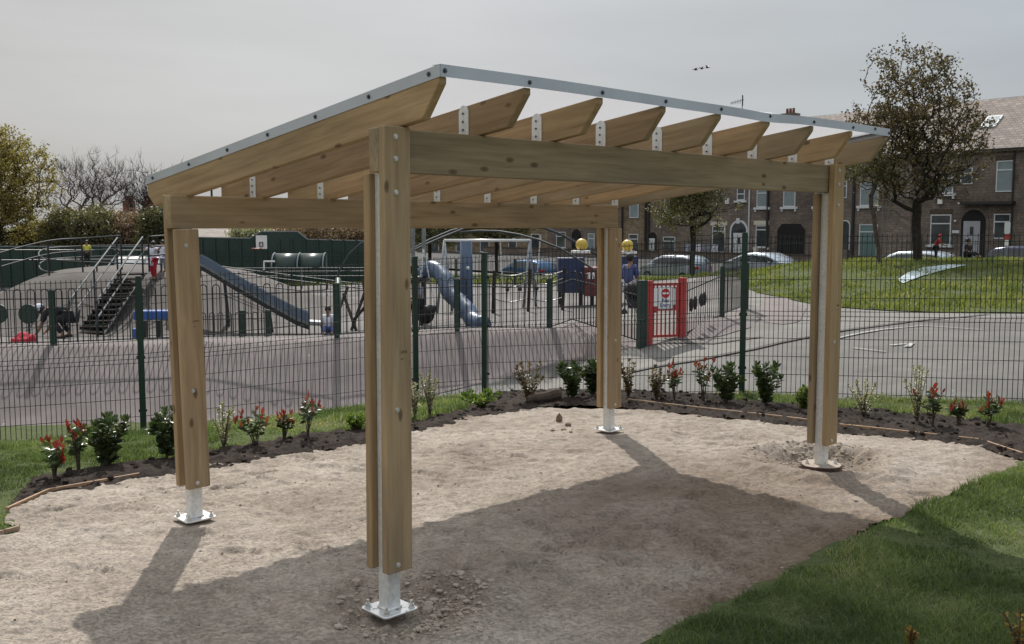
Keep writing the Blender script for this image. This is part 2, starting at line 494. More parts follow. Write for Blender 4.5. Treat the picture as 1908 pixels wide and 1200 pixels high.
def polyc():
    m, t, b = mat('opal_roof_sheet')
    t.nodes.remove(b)
    out = t.nodes['Material Output']
    tl = N(t, "ShaderNodeBsdfTranslucent"); tl.inputs['Color'].default_value = (.62, .62, .63, 1)
    tr = N(t, "ShaderNodeBsdfTransparent"); tr.inputs['Color'].default_value = (.85, .85, .87, 1)
    df = N(t, "ShaderNodeBsdfDiffuse"); df.inputs['Color'].default_value = (.45, .46, .47, 1)
    gl = N(t, "ShaderNodeBsdfGlossy"); gl.inputs['Roughness'].default_value = .15
    m1 = N(t, "ShaderNodeMixShader"); m1.inputs[0].default_value = .33
    m2 = N(t, "ShaderNodeMixShader"); m2.inputs[0].default_value = .10
    m3 = N(t, "ShaderNodeMixShader"); m3.inputs[0].default_value = .06
    t.links.new(tl.outputs[0], m1.inputs[1]); t.links.new(tr.outputs[0], m1.inputs[2])
    t.links.new(m1.outputs[0], m2.inputs[1]); t.links.new(df.outputs[0], m2.inputs[2])
    t.links.new(m2.outputs[0], m3.inputs[1]); t.links.new(gl.outputs[0], m3.inputs[2])
    t.links.new(m3.outputs[0], out.inputs['Surface'])
    return m
M['poly'] = polyc()
def sand_mat():
    m, t, b = mat('dusty_sand')
    v = coord(t)
    f1 = noise(t, v, 1.1, 5, .6, .3); f2 = noise(t, v, 9, 6, .65); f3 = noise(t, v, 90, 4, .7)
    r1 = ramp(t, [(.3, (.29, .248, .208)), (.5, (.40, .350, .30)), (.7, (.485, .435, .38))])
    t.links.new(f1, r1.inputs[0])
    r2 = ramp(t, [(.3, (.74, .72, .70)), (.6, (1.08, 1.07, 1.06))]); t.links.new(f2, r2.inputs[0])
    c = mixc(t, .8, r1.outputs[0], r2.outputs[0], 'MULTIPLY')
    r3 = ramp(t, [(.35, (.72, .70, .68)), (.52, (1, 1, 1)), (.75, (1.12, 1.12, 1.12))]); t.links.new(f3, r3.inputs[0])
    c = mixc(t, .45, c, r3.outputs[0], 'MULTIPLY')
    a = t.nodes.new("ShaderNodeAttribute"); a.attribute_name = 'earth'
    c = mixc(t, a.outputs['Fac'], c, mixc(t, .8, (.20, .15, .11), r2.outputs[0], 'MULTIPLY'))
    # dark crumbs
    vo = t.nodes.new("ShaderNodeTexVoronoi"); vo.inputs['Scale'].default_value = 42
    t.links.new(v, vo.inputs['Vector'])
    sp = t.nodes.new("ShaderNodeSeparateColor"); t.links.new(vo.outputs['Color'], sp.inputs[0])
    k = math_(t, 'MULTIPLY', math_(t, 'LESS_THAN', vo.outputs['Distance'], .22), math_(t, 'GREATER_THAN', sp.outputs[1], .82))
    k = math_(t, 'MULTIPLY', k, .6)
    c = mixc(t, k, c, (.15, .115, .09))
    t.links.new(c, b.inputs['Base Color'])
    b.inputs['Roughness'].default_value = .95; b.inputs['Specular IOR Level'].default_value = .15
    vs4 = coord(t, (1, 1.6, 1))
    f4 = noise(t, vs4, 38, 6, .8, .3)
    crk = ramp(t, [(.33, 0.0), (.5, 1.0)]); t.links.new(f4, crk.inputs[0])
    hh = math_(t, 'ADD', math_(t, 'MULTIPLY', f3, .35), math_(t, 'ADD', f2, math_(t, 'MULTIPLY', crk.outputs[0], .30)))
    bump(t, b, hh, .95, .016)
    return m
M['sand'] = sand_mat()
def rocky(name, c1, c2, sc=14, bm_=.02):
    m, t, b = mat(name)
    v = coord(t)
    f = noise(t, v, sc, 6, .65)
    r = ramp(t, [(.3, c1), (.72, c2)]); t.links.new(f, r.inputs[0])
    t.links.new(r.outputs[0], b.inputs['Base Color'])
    b.inputs['Roughness'].default_value = .95; b.inputs['Specular IOR Level'].default_value = .15
    bump(t, b, noise(t, v, sc * 2.2, 5, .7), .8, bm_)
    return m
M['soil'] = rocky('dark_garden_soil', (.02, .015, .013), (.062, .048, .040), 16, .03)
M['clod'] = rocky('pale_clod', (.30, .245, .20), (.46, .40, .34), 20, .004)
M['clod_brown'] = rocky('brown_clod', (.13, .09, .065), (.24, .18, .13), 20, .004)
M['lawn_base'] = rocky('turf_base', (.05, .065, .026), (.10, .12, .048), 12)
M['bark'] = rocky('bark', (.06, .045, .035), (.14, .11, .09), 9)
M['bark_dark'] = rocky('dark_bark', (.025, .02, .018), (.06, .05, .042), 9)
M['twig'] = rocky('grey_twig', (.15, .135, .125), (.24, .22, .205), 9)
def tarmac(name, c1, c2, stain=(.2, .17, .16), sc=.35):
    m, t, b = mat(name)
    v = coord(t)
    f1 = noise(t, v, sc, 6, .6, .5); f2 = noise(t, v, 2.2, 6, .7); f3 = noise(t, v, 60, 3, .7)
    r1 = ramp(t, [(.35, c1), (.65, c2)]); t.links.new(f1, r1.inputs[0])
    r2 = ramp(t, [(.3, (.8, .8, .8)), (.65, (1.1, 1.1, 1.1))]); t.links.new(f2, r2.inputs[0])
    c = mixc(t, .8, r1.outputs[0], r2.outputs[0], 'MULTIPLY')
    r3 = ramp(t, [(.3, (.75, .75, .75)), (.7, (1.2, 1.2, 1.2))]); t.links.new(f3, r3.inputs[0])
    c = mixc(t, .6, c, r3.outputs[0], 'MULTIPLY')
    # small pale chips
    vo = t.nodes.new("ShaderNodeTexVoronoi"); vo.inputs['Scale'].default_value = 2.2
    t.links.new(v, vo.inputs['Vector'])
    c = mixc(t, math_(t, 'MULTIPLY', math_(t, 'LESS_THAN', vo.outputs['Distance'], .035), .5), c, (.55, .54, .5))
    t.links.new(c, b.inputs['Base Color'])
    b.inputs['Roughness'].default_value = .85; b.inputs['Specular IOR Level'].default_value = .3
    bump(t, b, f3, .4, .004)
    return m
M['tarmac'] = tarmac('old_tarmac', (.10, .096, .09), (.155, .148, .138))
M['path'] = tarmac('pale_worn_path', (.145, .138, .128), (.205, .195, .18))
M['mound'] = tarmac('smooth_play_mound', (.14, .118, .115), (.20, .172, .166), sc=.6)
M['hillm'] = tarmac('slide_hill_concrete', (.07, .06, .054), (.11, .097, .09), sc=.3)
M['play_floor'] = tarmac('playground_floor_surface', (.10, .092, .088), (.155, .142, .135))
M['road'] = tarmac('road_tarmac', (.035, .035, .036), (.055, .055, .056))
def leafmat(name, stops, trans=.35, rough=.5, spec=.4):
    m, t, b = mat(name)
    a = t.nodes.new("ShaderNodeAttribute"); a.attribute_name = 'rnd'
    r = ramp(t, stops); t.links.new(a.outputs['Fac'], r.inputs[0])
    out = t.nodes['Material Output']
    t.links.new(r.outputs[0], b.inputs['Base Color'])
    b.inputs['Roughness'].default_value = rough; b.inputs['Specular IOR Level'].default_value = spec
    tl = N(t, "ShaderNodeBsdfTranslucent")
    br = mixc(t, 1.0, r.outputs[0], (1.25, 1.3, .8), 'MULTIPLY')
    t.links.new(br, tl.inputs['Color'])
    ms = N(t, "ShaderNodeMixShader"); ms.inputs[0].default_value = trans
    t.links.new(b.outputs[0], ms.inputs[1]); t.links.new(tl.outputs[0], ms.inputs[2])
    t.links.new(ms.outputs[0], out.inputs['Surface'])
    return m
M['grass'] = leafmat('grass_blades', [(0, (.06, .085, .035)), (.4, (.13, .18, .065)), (.75, (.24, .29, .12)), (1, (.38, .33, .22))], .4, .5, .3)
M['grass_far'] = leafmat('bank_grass_blades', [(0, (.09, .12, .03)), (.5, (.18, .205, .05)), (.9, (.27, .275, .09)), (1, (.40, .36, .18))], .4, .5, .3)
M['lf_laurel'] = leafmat('laurel_leaf', [(0, (.025, .045, .018)), (.6, (.06, .095, .032)), (1, (.12, .165, .06))], .2, .35, .5)
M['lf_red'] = leafmat('red_leaf', [(0, (.14, .02, .015)), (.6, (.27, .035, .025)), (1, (.24, .09, .04))], .3, .4, .5)
M['lf_bronze'] = leafmat('bronze_leaf', [(0, (.06, .05, .03)), (.5, (.13, .10, .06)), (1, (.24, .17, .09))], .3, .45, .5)
M['lf_cream'] = leafmat('cream_leaf', [(0, (.10, .13, .05)), (.35, (.3, .3, .18)), (1, (.6, .57, .42))], .25, .45, .4)
M['lf_lime'] = leafmat('lime_leaf', [(0, (.05, .09, .02)), (.5, (.12, .19, .04)), (1, (.27, .33, .08))], .35, .45, .4)
M['lf_gold'] = leafmat('golden_leaf', [(0, (.15, .115, .04)), (.5, (.24, .19, .06)), (.85, (.32, .28, .09)), (1, (.24, .2, .1))], .4, .5, .3)
M['lf_yellow'] = leafmat('yellow_leaf', [(0, (.13, .07, .02)), (.5, (.26, .16, .04)), (1, (.36, .27, .08))], .4, .5, .3)
M['lf_olive'] = leafmat('olive_leaf', [(0, (.05, .055, .025)), (.5, (.10, .10, .045)), (.9, (.16, .145, .07)), (1, (.19, .13, .08))], .3, .5, .3)
M['lf_darkol'] = leafmat('dark_olive_leaf', [(0, (.04, .036, .02)), (.5, (.09, .073, .042)), (.85, (.15, .105, .06)), (1, (.22, .12, .085))], .4, .5, .3)
M['lf_pink'] = leafmat('pink_brown_leaf', [(0, (.12, .07, .05)), (.5, (.22, .14, .10)), (1, (.42, .35, .26))], .3, .5, .3)
M['lf_bush'] = leafmat('bush_leaf', [(0, (.075, .07, .035)), (.5, (.15, .14, .07)), (1, (.29, .25, .14))], .3, .5, .3)
M['plain'] = None

# ------------------------------------------------------------------ ground sheets
def sdpoly(x, y, poly):
    """signed distance, positive inside"""
    P_ = np.asarray(poly, float); Q = np.roll(P_, -1, 0)
    d = np.full(x.shape, 1e9); ins = np.zeros(x.shape, bool)
    for (x0, y0), (x1, y1) in zip(P_[:, :2], Q[:, :2]):
        ex, ey = x1 - x0, y1 - y0
        t = np.clip(((x - x0) * ex + (y - y0) * ey) / (ex * ex + ey * ey + 1e-12), 0, 1)
        d = np.minimum(d, np.hypot(x - x0 - t * ex, y - y0 - t * ey))
        c = ((y0 > y) != (y1 > y)) & (x < (x1 - x0) * (y - y0) / (y1 - y0 + 1e-15) + x0)
        ins ^= c
    return np.where(ins, d, -d)
def sheet(name, x0, x1, y0, y1, res, field, zfn, material, smooth=True, attr=None, kind='structure', label=None):
    nx = int((x1 - x0) / res) + 1; ny = int((y1 - y0) / res) + 1
    gx, gy = np.meshgrid(np.linspace(x0, x1, nx), np.linspace(y0, y1, ny))
    if field is None: fv = np.ones(gx.shape)
    else: fv = field(gx, gy)
    X = gx.ravel(); Y = gy.ravel(); Fv = fv.ravel()
    idx = np.arange(nx * ny).reshape(ny, nx)
    a, b, c, d = idx[:-1, :-1].ravel(), idx[:-1, 1:].ravel(), idx[1:, 1:].ravel(), idx[1:, :-1].ravel()
    T = np.r_[np.c_[a, b, c], np.c_[a, c, d]]
    ins = Fv[T] > 0
    full = ins.all(1); part = ins.any(1) & ~full
    tris = [T[full]]
    ex_x, ex_y = [], []
    newt = []
    cache = {}
    base = len(X)
    def cut(i, j):
        k = (i, j) if i < j else (j, i)
        if k not in cache:
            i, j = k
            t = Fv[i] / (Fv[i] - Fv[j])
            cache[k] = base + len(ex_x)
            ex_x.append(X[i] + t * (X[j] - X[i])); ex_y.append(Y[i] + t * (Y[j] - Y[i]))
        return cache[k]
    for tri in T[part]:
        poly = []
        for k in range(3):
            i, j = int(tri[k]), int(tri[(k + 1) % 3])
            if Fv[i] > 0: poly.append(i)
            if (Fv[i] > 0) != (Fv[j] > 0): poly.append(cut(i, j))
        for k in range(1, len(poly) - 1): newt.append((poly[0], poly[k], poly[k + 1]))
    if newt: tris.append(np.array(newt))
    T = np.concatenate(tris)
    X = np.r_[X, ex_x]; Y = np.r_[Y, ex_y]
    used = np.unique(T); rem = np.full(len(X), -1); rem[used] = np.arange(len(used))
    X, Y, T = X[used], Y[used], rem[T]
    Z = zfn(X, Y)
    o = arrmesh(name, np.c_[X, Y, Z], T, material, None, smooth, {k: f(X, Y) for k, f in (attr or {}).items()})
    if kind: o['kind'] = kind
    if label: o['label'] = label
    return o
def PX(l, z=0.0): return [tuple(gz(a, b, z)[:2]) for a, b in l]
SAND = PX([(-400, 1060), (9, 998), (36, 990), (22, 972), (13, 955), (90, 920), (264, 889), (330, 872), (398, 866), (466, 854), (560, 836), (677, 813), (765, 798), (838, 783), (915, 765), (991, 751), (1039, 744), (1109, 743), (1162, 748), (1247, 758.5), (1318, 767), (1437, 780), (1504, 788), (1564, 796), (1650, 805.5), (1826, 825), (1877, 842), (1904, 851),
           (1905, 862), (1842, 888), (1791, 909), (1752, 925), (1720, 942), (1686, 960), (1645, 976), (1571, 1009), (1534, 1028), (1519, 1043), (1460, 1065), (1408, 1098), (1330, 1132), (1226, 1191), (1150, 1230)]) + [(0.3, 2.0), (-4.5, 2.0)]
SAND = [(x, y) for x, y in SAND]
PITS = [(float(gz(750, 1128)[0]), float(gz(750, 1128)[1]), .42, .045), (float(gz(1525, 862)[0]), float(gz(1525, 862)[1]) + .06, .50, .085), (float(gz(366, 966)[0]), float(gz(366, 966)[1]), .2, .012), (float(gz(1135, 800)[0]), float(gz(1135, 800)[1]), .2, .012)]
POSTS = [(0.0, 0.0)]
def sand_noise(x, y):
    w1 = vn(x * 1.3, y * 1.3, 5) * .5
    z = .028 * fbm(x, y, .9, 2, 11)
    r1 = 1 - np.abs(fbm(x + w1, (y + w1) * 1.5, 3.4, 3, 21)) * 2.2
    z = z + .013 * r1
    z = z + .014 * fbm(x * 1.2, y * 1.9, 9.0, 3, 31) - .018 * np.clip(fbm(x * 1.1 + w1, y * 2.2, 6.5, 2, 131) - .28, 0, 1)
    z = z + .011 * fbm(x, y * 1.3, 24.0, 2, 41)
    return z - .014
_fr = np.random.default_rng(31)
FEET = []
for _k in range(46):     # walked trails: pairs of shoe prints
    fx, fy, fa = _fr.uniform(-3, 3.4), _fr.uniform(3.1, 8.6), _fr.uniform(0, 6.28)
    for _j in range(_fr.integers(2, 6)):
        sdv = .09 * (1 if _j % 2 else -1)
        FEET.append((fx - math.sin(fa) * sdv, fy + math.cos(fa) * sdv, fa + _fr.normal(0, .12), _fr.uniform(.5, 1.0)))
        fx += .36 * math.cos(fa); fy += .36 * math.sin(fa)
def feet(x, y):
    z = np.zeros(np.shape(x))
    for fx, fy, fa, st_ in FEET:
        m = (np.abs(x - fx) < .2) & (np.abs(y - fy) < .2)
        if not m.any(): continue
        dx, dy = x[m] - fx, y[m] - fy
        u = dx * math.cos(fa) + dy * math.sin(fa); v = -dx * math.sin(fa) + dy * math.cos(fa)
        r = np.sqrt((u / .145) ** 2 + (v / (.048 + .012 * np.sign(u))) ** 2)
        k = 1 - sstep(.8, 1.1, r)
        z[m] += 1.7 * st_ * (-.011 * k + .007 * np.exp(-((r - 1.22) / .16) ** 2) + .0035 * k * np.sign(np.sin(u * 210)) * (np.abs(v) < .035))
    return z
def pits(x, y):
    z = np.zeros(np.shape(x)); k = np.zeros(np.shape(x))
    for cx, cy, r, dp in PITS:
        d = np.hypot(x - cx, (y - cy))
        d = d * (1 + .25 * vn(x * 4, y * 4, 3)) / r
        z -= dp * (1 - sstep(.5, 1.0, d))
        z += dp * .55 * np.exp(-((d - 1.15) / .22) ** 2)
        k += (1 - sstep(.7, 1.2, d)) * (dp > .03)
    return z, np.clip(k, 0, 1)
def sand_z(x, y):
    pz, pk = pits(x, y)
    base = Hh(x, y)
    ln = 0
    for cx, cy, r, dp in PITS:   # keep the dust flush with the base plates
        ln = np.maximum(ln, 1 - sstep(.12, .3, np.hypot(x - cx, y - cy)))
    rub = pk * (.050 * np.abs(fbm(x, y, 13, 3, 55)) + .02 * np.abs(fbm(x, y, 30, 2, 56)))
    return base + feet(x, y) * (1 - pk) + sand_noise(x, y) * (1 - .75 * ln) + pz + rub + .012 * (1 - ln) - .008
NEARP = [tuple(p) for p in FENCE] + [(12, -6), (-14, -6)]
def f_sand(x, y):
    return sdpoly(x, y, SAND) + .075 * fbm(x, y, 4.5, 4, 77) + .015
def earth(x, y):
    g = np.exp(-(((x - 1.3) / 1.15) ** 2 + ((y - 6.2) / 1.2) ** 2)) * 1.0
    g += np.exp(-(((x - 2.3) / .7) ** 2 + ((y - 6.95) / .7) ** 2)) * .5
    g += .35 * np.exp(-(((x - .9) / .6) ** 2 + ((y - 4.6) / .9) ** 2))
    _, pk = pits(x, y)
    edge = np.clip(1 - (sdpoly(x, y, SAND)) / .35, 0, 1) * ((x + .35 * y) > 2.4)
    g = g * (.75 + .6 * fbm(x, y, 2.2, 3, 91)) + pk * .35 + edge * .5
    return np.clip(g + .10 * fbm(x, y, 5, 3, 92), 0, 1)
ground = sheet('ground', -60, 90, -8, 120, 1.5, lambda x, y: -sdpoly(x, y, NEARP) + .5, lambda x, y: Hh(x, y) - .12 - .6 * ((y > 13) & (y < 42) & (x < 6)), M['tarmac'])
sheet('sand_pad', -4.6, 4.4, 1.9, 9.9, .018, f_sand, sand_z, M['sand'], True, {'earth': earth})
# soil beds
_sl = PX([(13, 955), (51, 903), (60, 890), (126, 874), (228, 862), (288, 853), (330, 851), (393, 834), (460, 827), (554, 811), (652, 800), (700, 796), (765, 786), (838, 766), (872, 760)], -.01)
SOILL = [tuple(p) for p in PX([(700, 822), (560, 846), (466, 862), (398, 874), (264, 897), (90, 928), (20, 958)])]
SOIL1 = _sl + [(-.42, 12.1), (-.3, 12.28), (0.1, 12.12), (2.5, 11.05)] + [tuple(on(a, b)[:2]) for a, b in ((1367, 748), (1491, 753), (1564, 762), (1638, 762), (1682, 772), (1756, 772), (1797, 782), (1850, 788), (1905, 793))] + \
    PX([(2000, 800), (2010, 850), (1925, 858), (1904, 858), (1877, 850), (1826, 833), (1650, 813), (1564, 804), (1504, 796), (1437, 788), (1318, 775), (1247, 767), (1162, 757), (1109, 752), (1039, 753), (991, 760), (915, 774), (838, 791), (765, 806)]) + SOILL
def f_soil(x, y): return sdpoly(x, y, SOIL1) + .05 * fbm(x, y, 4, 2, 61)
def soil_z(x, y):
    s_ = f_soil(x, y)
    return Hh(x, y) - .01 + np.clip(s_, 0, .25) * .12 + .055 * np.abs(fbm(x, y, 9, 3, 62)) + .03 * np.abs(fbm(x, y, 24, 2, 63)) - .012 * (s_ < .05)
sheet('soil_bed', -4.4, 6.2, 6.2, 12.4, .035, f_soil, soil_z, M['soil'])
# lawn under everything inside the fence
def lawn_z(x, y):
    return Hh(x, y) + .012 * fbm(x, y, 2, 3, 66) - .13 * sstep(.02, .25, sdpoly(x, y, SAND)) - .07 * sstep(0.0, .12, f_soil(x, y))
sheet('lawn', -14, 12, -5, 12.4, .12, lambda x, y: sdpoly(x, y, NEARP) + .08, lawn_z, M['lawn_base'])
FOOT = [(a_, b_) for a_, b_ in zip(MF[0], MF[1])]
MOUND = [(a_, b_ - .03) for a_, b_ in FOOT] + [(a_, b_ + 1.0) for a_, b_ in zip(MC[0][::-1], MC[1][::-1])]
# far grounds
SEAM = [tuple(on(a, b)[:2]) for a, b in ((905, 752), (1000, 737), (1100, 712), (1180, 693), (1300, 672), (1400, 652), (1520, 626), (1600, 612), (1700, 600), (1908, 590), (2200, 588))]
PATH = [(-12, 9.4), (-4.12, 11.25), (-.4, 12.5)] + SEAM + [tuple(on(a, b)[:2]) for a, b in ((2200, 583), (1900, 583), (1650, 579), (1500, 564), (1420, 546))] + [(8, 36), (3, 20), (-14, 20)]
play = sheet('tarmac', -16, 20, 9, 34, .2, lambda x, y: np.minimum(np.minimum(-sdpoly(x, y, NEARP) + .12, -sdpoly(x, y, MOUND) + .03), np.where(x < 3, np.where(y > 21, -1.0, 1.0), 1.0)), lambda x, y: Hh(x, y) - .0, M['tarmac'])
sheet('path', -15, 20, 9, 36, .2, lambda x, y: np.minimum(np.minimum(sdpoly(x, y, PATH) + .06 * fbm(x, y, 1.2, 3, 70), -sdpoly(x, y, MOUND) + .03), -sdpoly(x, y, NEARP) + .1), lambda x, y: Hh(x, y) + .008, M['path'])
sheet('play_mound', -11, 4, 11.5, 21.5, .1, lambda x, y: sdpoly(x, y, MOUND) + .02 * fbm(x, y, 2, 2, 71), lambda x, y: Hh(x, y) + .016, M['mound'])
M2 = [tuple(on(a, b)[:2]) for a, b in ((1232, 634), (1290, 634), (1345, 628), (1400, 612), (1385, 585), (1392, 568))] + [(5.6, 23.0), (4.3, 20.8), (3.2, 18.3)]
sheet('small_mound', 2, 9, 16, 32, .2, lambda x, y: sdpoly(x, y, M2), lambda x, y: Hh(x, y) + .02 + .05 * sstep(0, 1.0, sdpoly(x, y, M2)), M['mound'])
M3 = [tuple(on(a, b)[:2]) for a, b in ((1408, 588), (1450, 606), (1490, 600), (1505, 575), (1470, 556), (1425, 552))]
sheet('pink_mound', 4, 11, 19, 33, .2, lambda x, y: sdpoly(x, y, M3), lambda x, y: Hh(x, y) + .02 + .08 * sstep(0, 1.2, sdpoly(x, y, M3)), M['mound'])
HILLP = [(-12.4 + (7.7 if math.cos(a) > 0 else 6.1) * math.cos(a), 33 + 7.1 * math.sin(a)) for a in np.linspace(0, 2 * math.pi, 40)[:-1]]
sheet('slide_hill', -23, -3, 21, 41, .35, lambda x, y: sdpoly(x, y, HILLP), lambda x, y: Hh(x, y) + .02, M['hillm'])
sheet('playground_floor', -24, 12, 18, 52, .6, lambda x, y: np.minimum(np.minimum(-sdpoly(x, y, MOUND) - .0, -sdpoly(x, y, HILLP) + .3), np.minimum(y - (19.0 + (x > 3.3) * -1.5), 46 - .12 * x - y)), lambda x, y: Hh(x, y) + .004 , M['play_floor'])
BANK = [tuple(on(a, b)[:2]) for a, b in ((1392, 540), (1420, 548), (1460, 556), (1500, 565), (1560, 574), (1650, 580), (1780, 584), (1900, 584), (2300, 584))] + [(45, 24), (45, 46), (20, 46.5), (8.5, 46.5), (8.5, 38)]
BANK2 = [(-14, 44.5), (8.5, 42.5), (9.5, 57), (-14, 59)]
def f_bank(x, y): return np.maximum(sdpoly(x, y, BANK), sdpoly(x, y, BANK2)) + .12 * fbm(x, y, 1.5, 3, 73)
sheet('grass_bank', -15, 45, 21, 60, .4, f_bank, lambda x, y: Hh(x, y) + .03, M['lawn_base'])
sheet('road', -60, 60, 44, 112, 1.2, lambda x, y: np.minimum(x * .638 - y * -.77 - 999, 999) * 0 + np.minimum(((x - 26.1) * -.77 + (y - 54) * -.638) - .2, 15.5 - ((x - 26.1) * -.77 + (y - 54) * -.638)), lambda x, y: Hh(x, y) + .01, M['road'])
far = MB(); far.add([(-900, -400, -1.3), (900, -400, -1.3), (900, 1500, -1.3), (-900, 1500, -1.3)], [(0, 1, 2, 3)])
tag(far.build('far_ground', M['lawn_base']), kind='structure')

# pale paint marks and the dark seam on the tarmac
def strip(name, pts, wd, material, lift=.02, kind='structure'):
    b = MB()
    P_ = [np.array(on(a, c)) for a, c in pts]
    L = []
    for p, q in zip(P_[:-1], P_[1:]):
        n = max(1, int(np.hypot(*(q - p)[:2]) / .3))
        for k in range(n): L.append(p + (q - p) * k / n)
    L.append(P_[-1])
    vs = []
    for i, p in enumerate(L):
        t = L[min(i + 1, len(L) - 1)] - L[max(i - 1, 0)]
        nrm = np.array([-t[1], t[0]]) / (np.hypot(t[0], t[1]) + 1e-9)
        w_ = wd * (.6 + .5 * random.random())
        for s_ in (-1, 1):
            x, y = p[0] + nrm[0] * w_ * s_ / 2, p[1] + nrm[1] * w_ * s_ / 2
            vs.append((x, y, H1(x, y) + lift))
    b.add(vs, [(2 * i, 2 * i + 1, 2 * i + 3, 2 * i + 2) for i in range(len(L) - 1)])
    return tag(b.build(name, material, fixn=False), kind=kind)
M['seam'] = tarmac('dark_repair_seam', (.06, .058, .055), (.09, .085, .08))
M['mark'] = tarmac('worn_white_marking', (.26, .26, .25), (.42, .42, .40), sc=3)
strip('tarmac_seam', ((1180, 694), (1300, 673), (1400, 653), (1520, 627), (1600, 613), (1700, 600), (1840, 587)), .16, M['seam'])
strip('tarmac_seam', ((1200, 646), (1250, 640), (1330, 642), (1420, 630)), .10, M['seam'])
strip('painted_marking', ((1560, 632), (1640, 616), (1720, 608), (1830, 616)), .09, M['mark'])
strip('painted_marking', ((1660, 645), (1700, 641), (1690, 648)), .12, M['mark'])
strip('painted_marking', ((1590, 650), (1650, 657)), .05, M['mark'])

# ------------------------------------------------------------------ grass blades
def blades(name, x0, x1, y0, y1, n, field, zfn, material, h=(.02, .045), wd=.004, lean=.6, label=None, clump=3.0):
    x = rng.uniform(x0, x1, n); y = rng.uniform(y0, y1, n)
    k = field(x, y) > 0
    x, y = x[k], y[k]; n = len(x)
    z = zfn(x, y)
    cl = np.clip(.75 + fbm(x, y, clump, 3, 88) * 1.5, .2, 2.0)
    hh = rng.uniform(h[0], h[1], n) * cl
    a = rng.uniform(0, 2 * np.pi, n); ln = rng.uniform(.1, lean, n) * hh
    b_ = rng.uniform(0, 2 * np.pi, n)
    dx, dy = np.cos(a) * wd / 2, np.sin(a) * wd / 2
    lx, ly = np.cos(b_) * ln, np.sin(b_) * ln
    z0 = z - .008
    V = np.stack([np.c_[x - dx, y - dy, z0], np.c_[x + dx, y + dy, z0],
                  np.c_[x + lx * .45 + dx * .8, y + ly * .45 + dy * .8, z0 + hh * .62], np.c_[x + lx * .45 - dx * .8, y + ly * .45 - dy * .8, z0 + hh * .62],
                  np.c_[x + lx * 1.3, y + ly * 1.3, z0 + hh]], 1).reshape(-1, 3)
    i = np.arange(n)[:, None] * 5
    F = np.concatenate([i + np.array([[0, 1, 2]]), i + np.array([[0, 2, 3]]), i + np.array([[3, 2, 4]])])
    rv = np.clip(.45 + .75 * fbm(x, y, 1.6, 4, 99) + rng.normal(0, .17, n) + .55 * np.clip(fbm(x + 3, y * 1.6, 1.3, 3, 199) - .12, 0, 1) * (y < 4.4), 0, 1)
    o = arrmesh(name, V, F, material, None, False, {'rnd': np.repeat(rv, 5)})
    return tag(o, label, kind='stuff')
inl = lambda x, y: np.minimum(np.minimum(sdpoly(x, y, NEARP), -f_sand(x, y) - .0), -f_soil(x, y) + .01)
zl = lambda x, y: lawn_z(x, y) + .005
blades('grass', .25, 3.6, 2.6, 5.0, 150000, inl, zl, M['grass'], (.012, .06), .0035, 1.2, 'short green turf of the lawn beside the sand pad')
blades('grass', 1.2, 5.2, 5.0, 8.4, 90000, inl, zl, M['grass'], (.02, .05), .006, .9, 'short green turf of the lawn beside the sand pad')
blades('grass', -5.5, -1.6, 4.8, 8.6, 60000, inl, zl, M['grass'], (.02, .05), .006, .9, 'short green turf at the left edge of the sand pad')
blades('grass', -6.5, 0, 7.5, 12.4, 70000, inl, zl, M['grass'], (.025, .07), .009, .8, 'grass strip between the planting bed and the mesh fence')
blades('grass', 2.3, 6.5, 8.2, 11.3, 45000, inl, zl, M['grass'], (.025, .07), .008, .8, 'grass strip right of the planting bed by the mesh fence')
blades('bank_grass', -14, 22, 22, 47, 110000, lambda x, y: np.minimum(f_bank(x, y) + .05, 1), lambda x, y: Hh(x, y) + .03, M['grass_far'], (.05, .13), .035, .9, 'grass growing over the bank behind the tarmac', 1.0)

# ------------------------------------------------------------------ timber shelter
TH = .8062
NX, NY = -.5641, 4.6056
LU, LV = 3.9514, 2.0773
ZF, ZB, ZBD, BH = 2.043, 1.789, .205, .197
RA, RA2, RB, RC = -.0272, .2121, .3448, .5154
ZA, ZC = 2.4907, 2.1198
SLP = (ZC - ZA) / (LV + RB + RC)
shel = empty('timber_shelter', (NX, NY, 0), math.pi / 2 - TH, 'open timber shelter with sloping opal roof on four galvanised feet in the sand', 'shelter')
def prism_obj(name, poly, thick, parent, origin, axis_x, axis_y, material, bevel=.004):
    """poly in local (x=length, z=height), thickness along local y"""
    b = MB(); b.prism(poly, 'y', -thick / 2, thick / 2)
    o = b.build(name, material, parent, bevel=bevel)
    X = Vector(axis_x).normalized(); Y = Vector(axis_y).normalized(); Z = X.cross(Y)
    m = Matrix.Identity(4)
    for i in range(3):
        m[i][0], m[i][1], m[i][2], m[i][3] = X[i], Y[i], Z[i], origin[i]
    o.matrix_local = m
    return o
def board(name, L, H_, T, parent, origin, ax, ay, material=None, bevel=.004):
    return prism_obj(name, [(0, -H_ / 2), (L, -H_ / 2), (L, H_ / 2), (0, H_ / 2)], T, parent, origin, ax, ay, material or M['wood'], bevel)
def disc(b, c, n, r, h, sides=8):
    c = Vector(c); n = Vector(n).normalized()
    b.tube([c, c + n * h], r, sides)
LEAN = {'n': (-.0075, .0115), 'l': (.0299, -.0163), 'r': (-.0012, -.0078), 'f': (.0105, -.0072)}
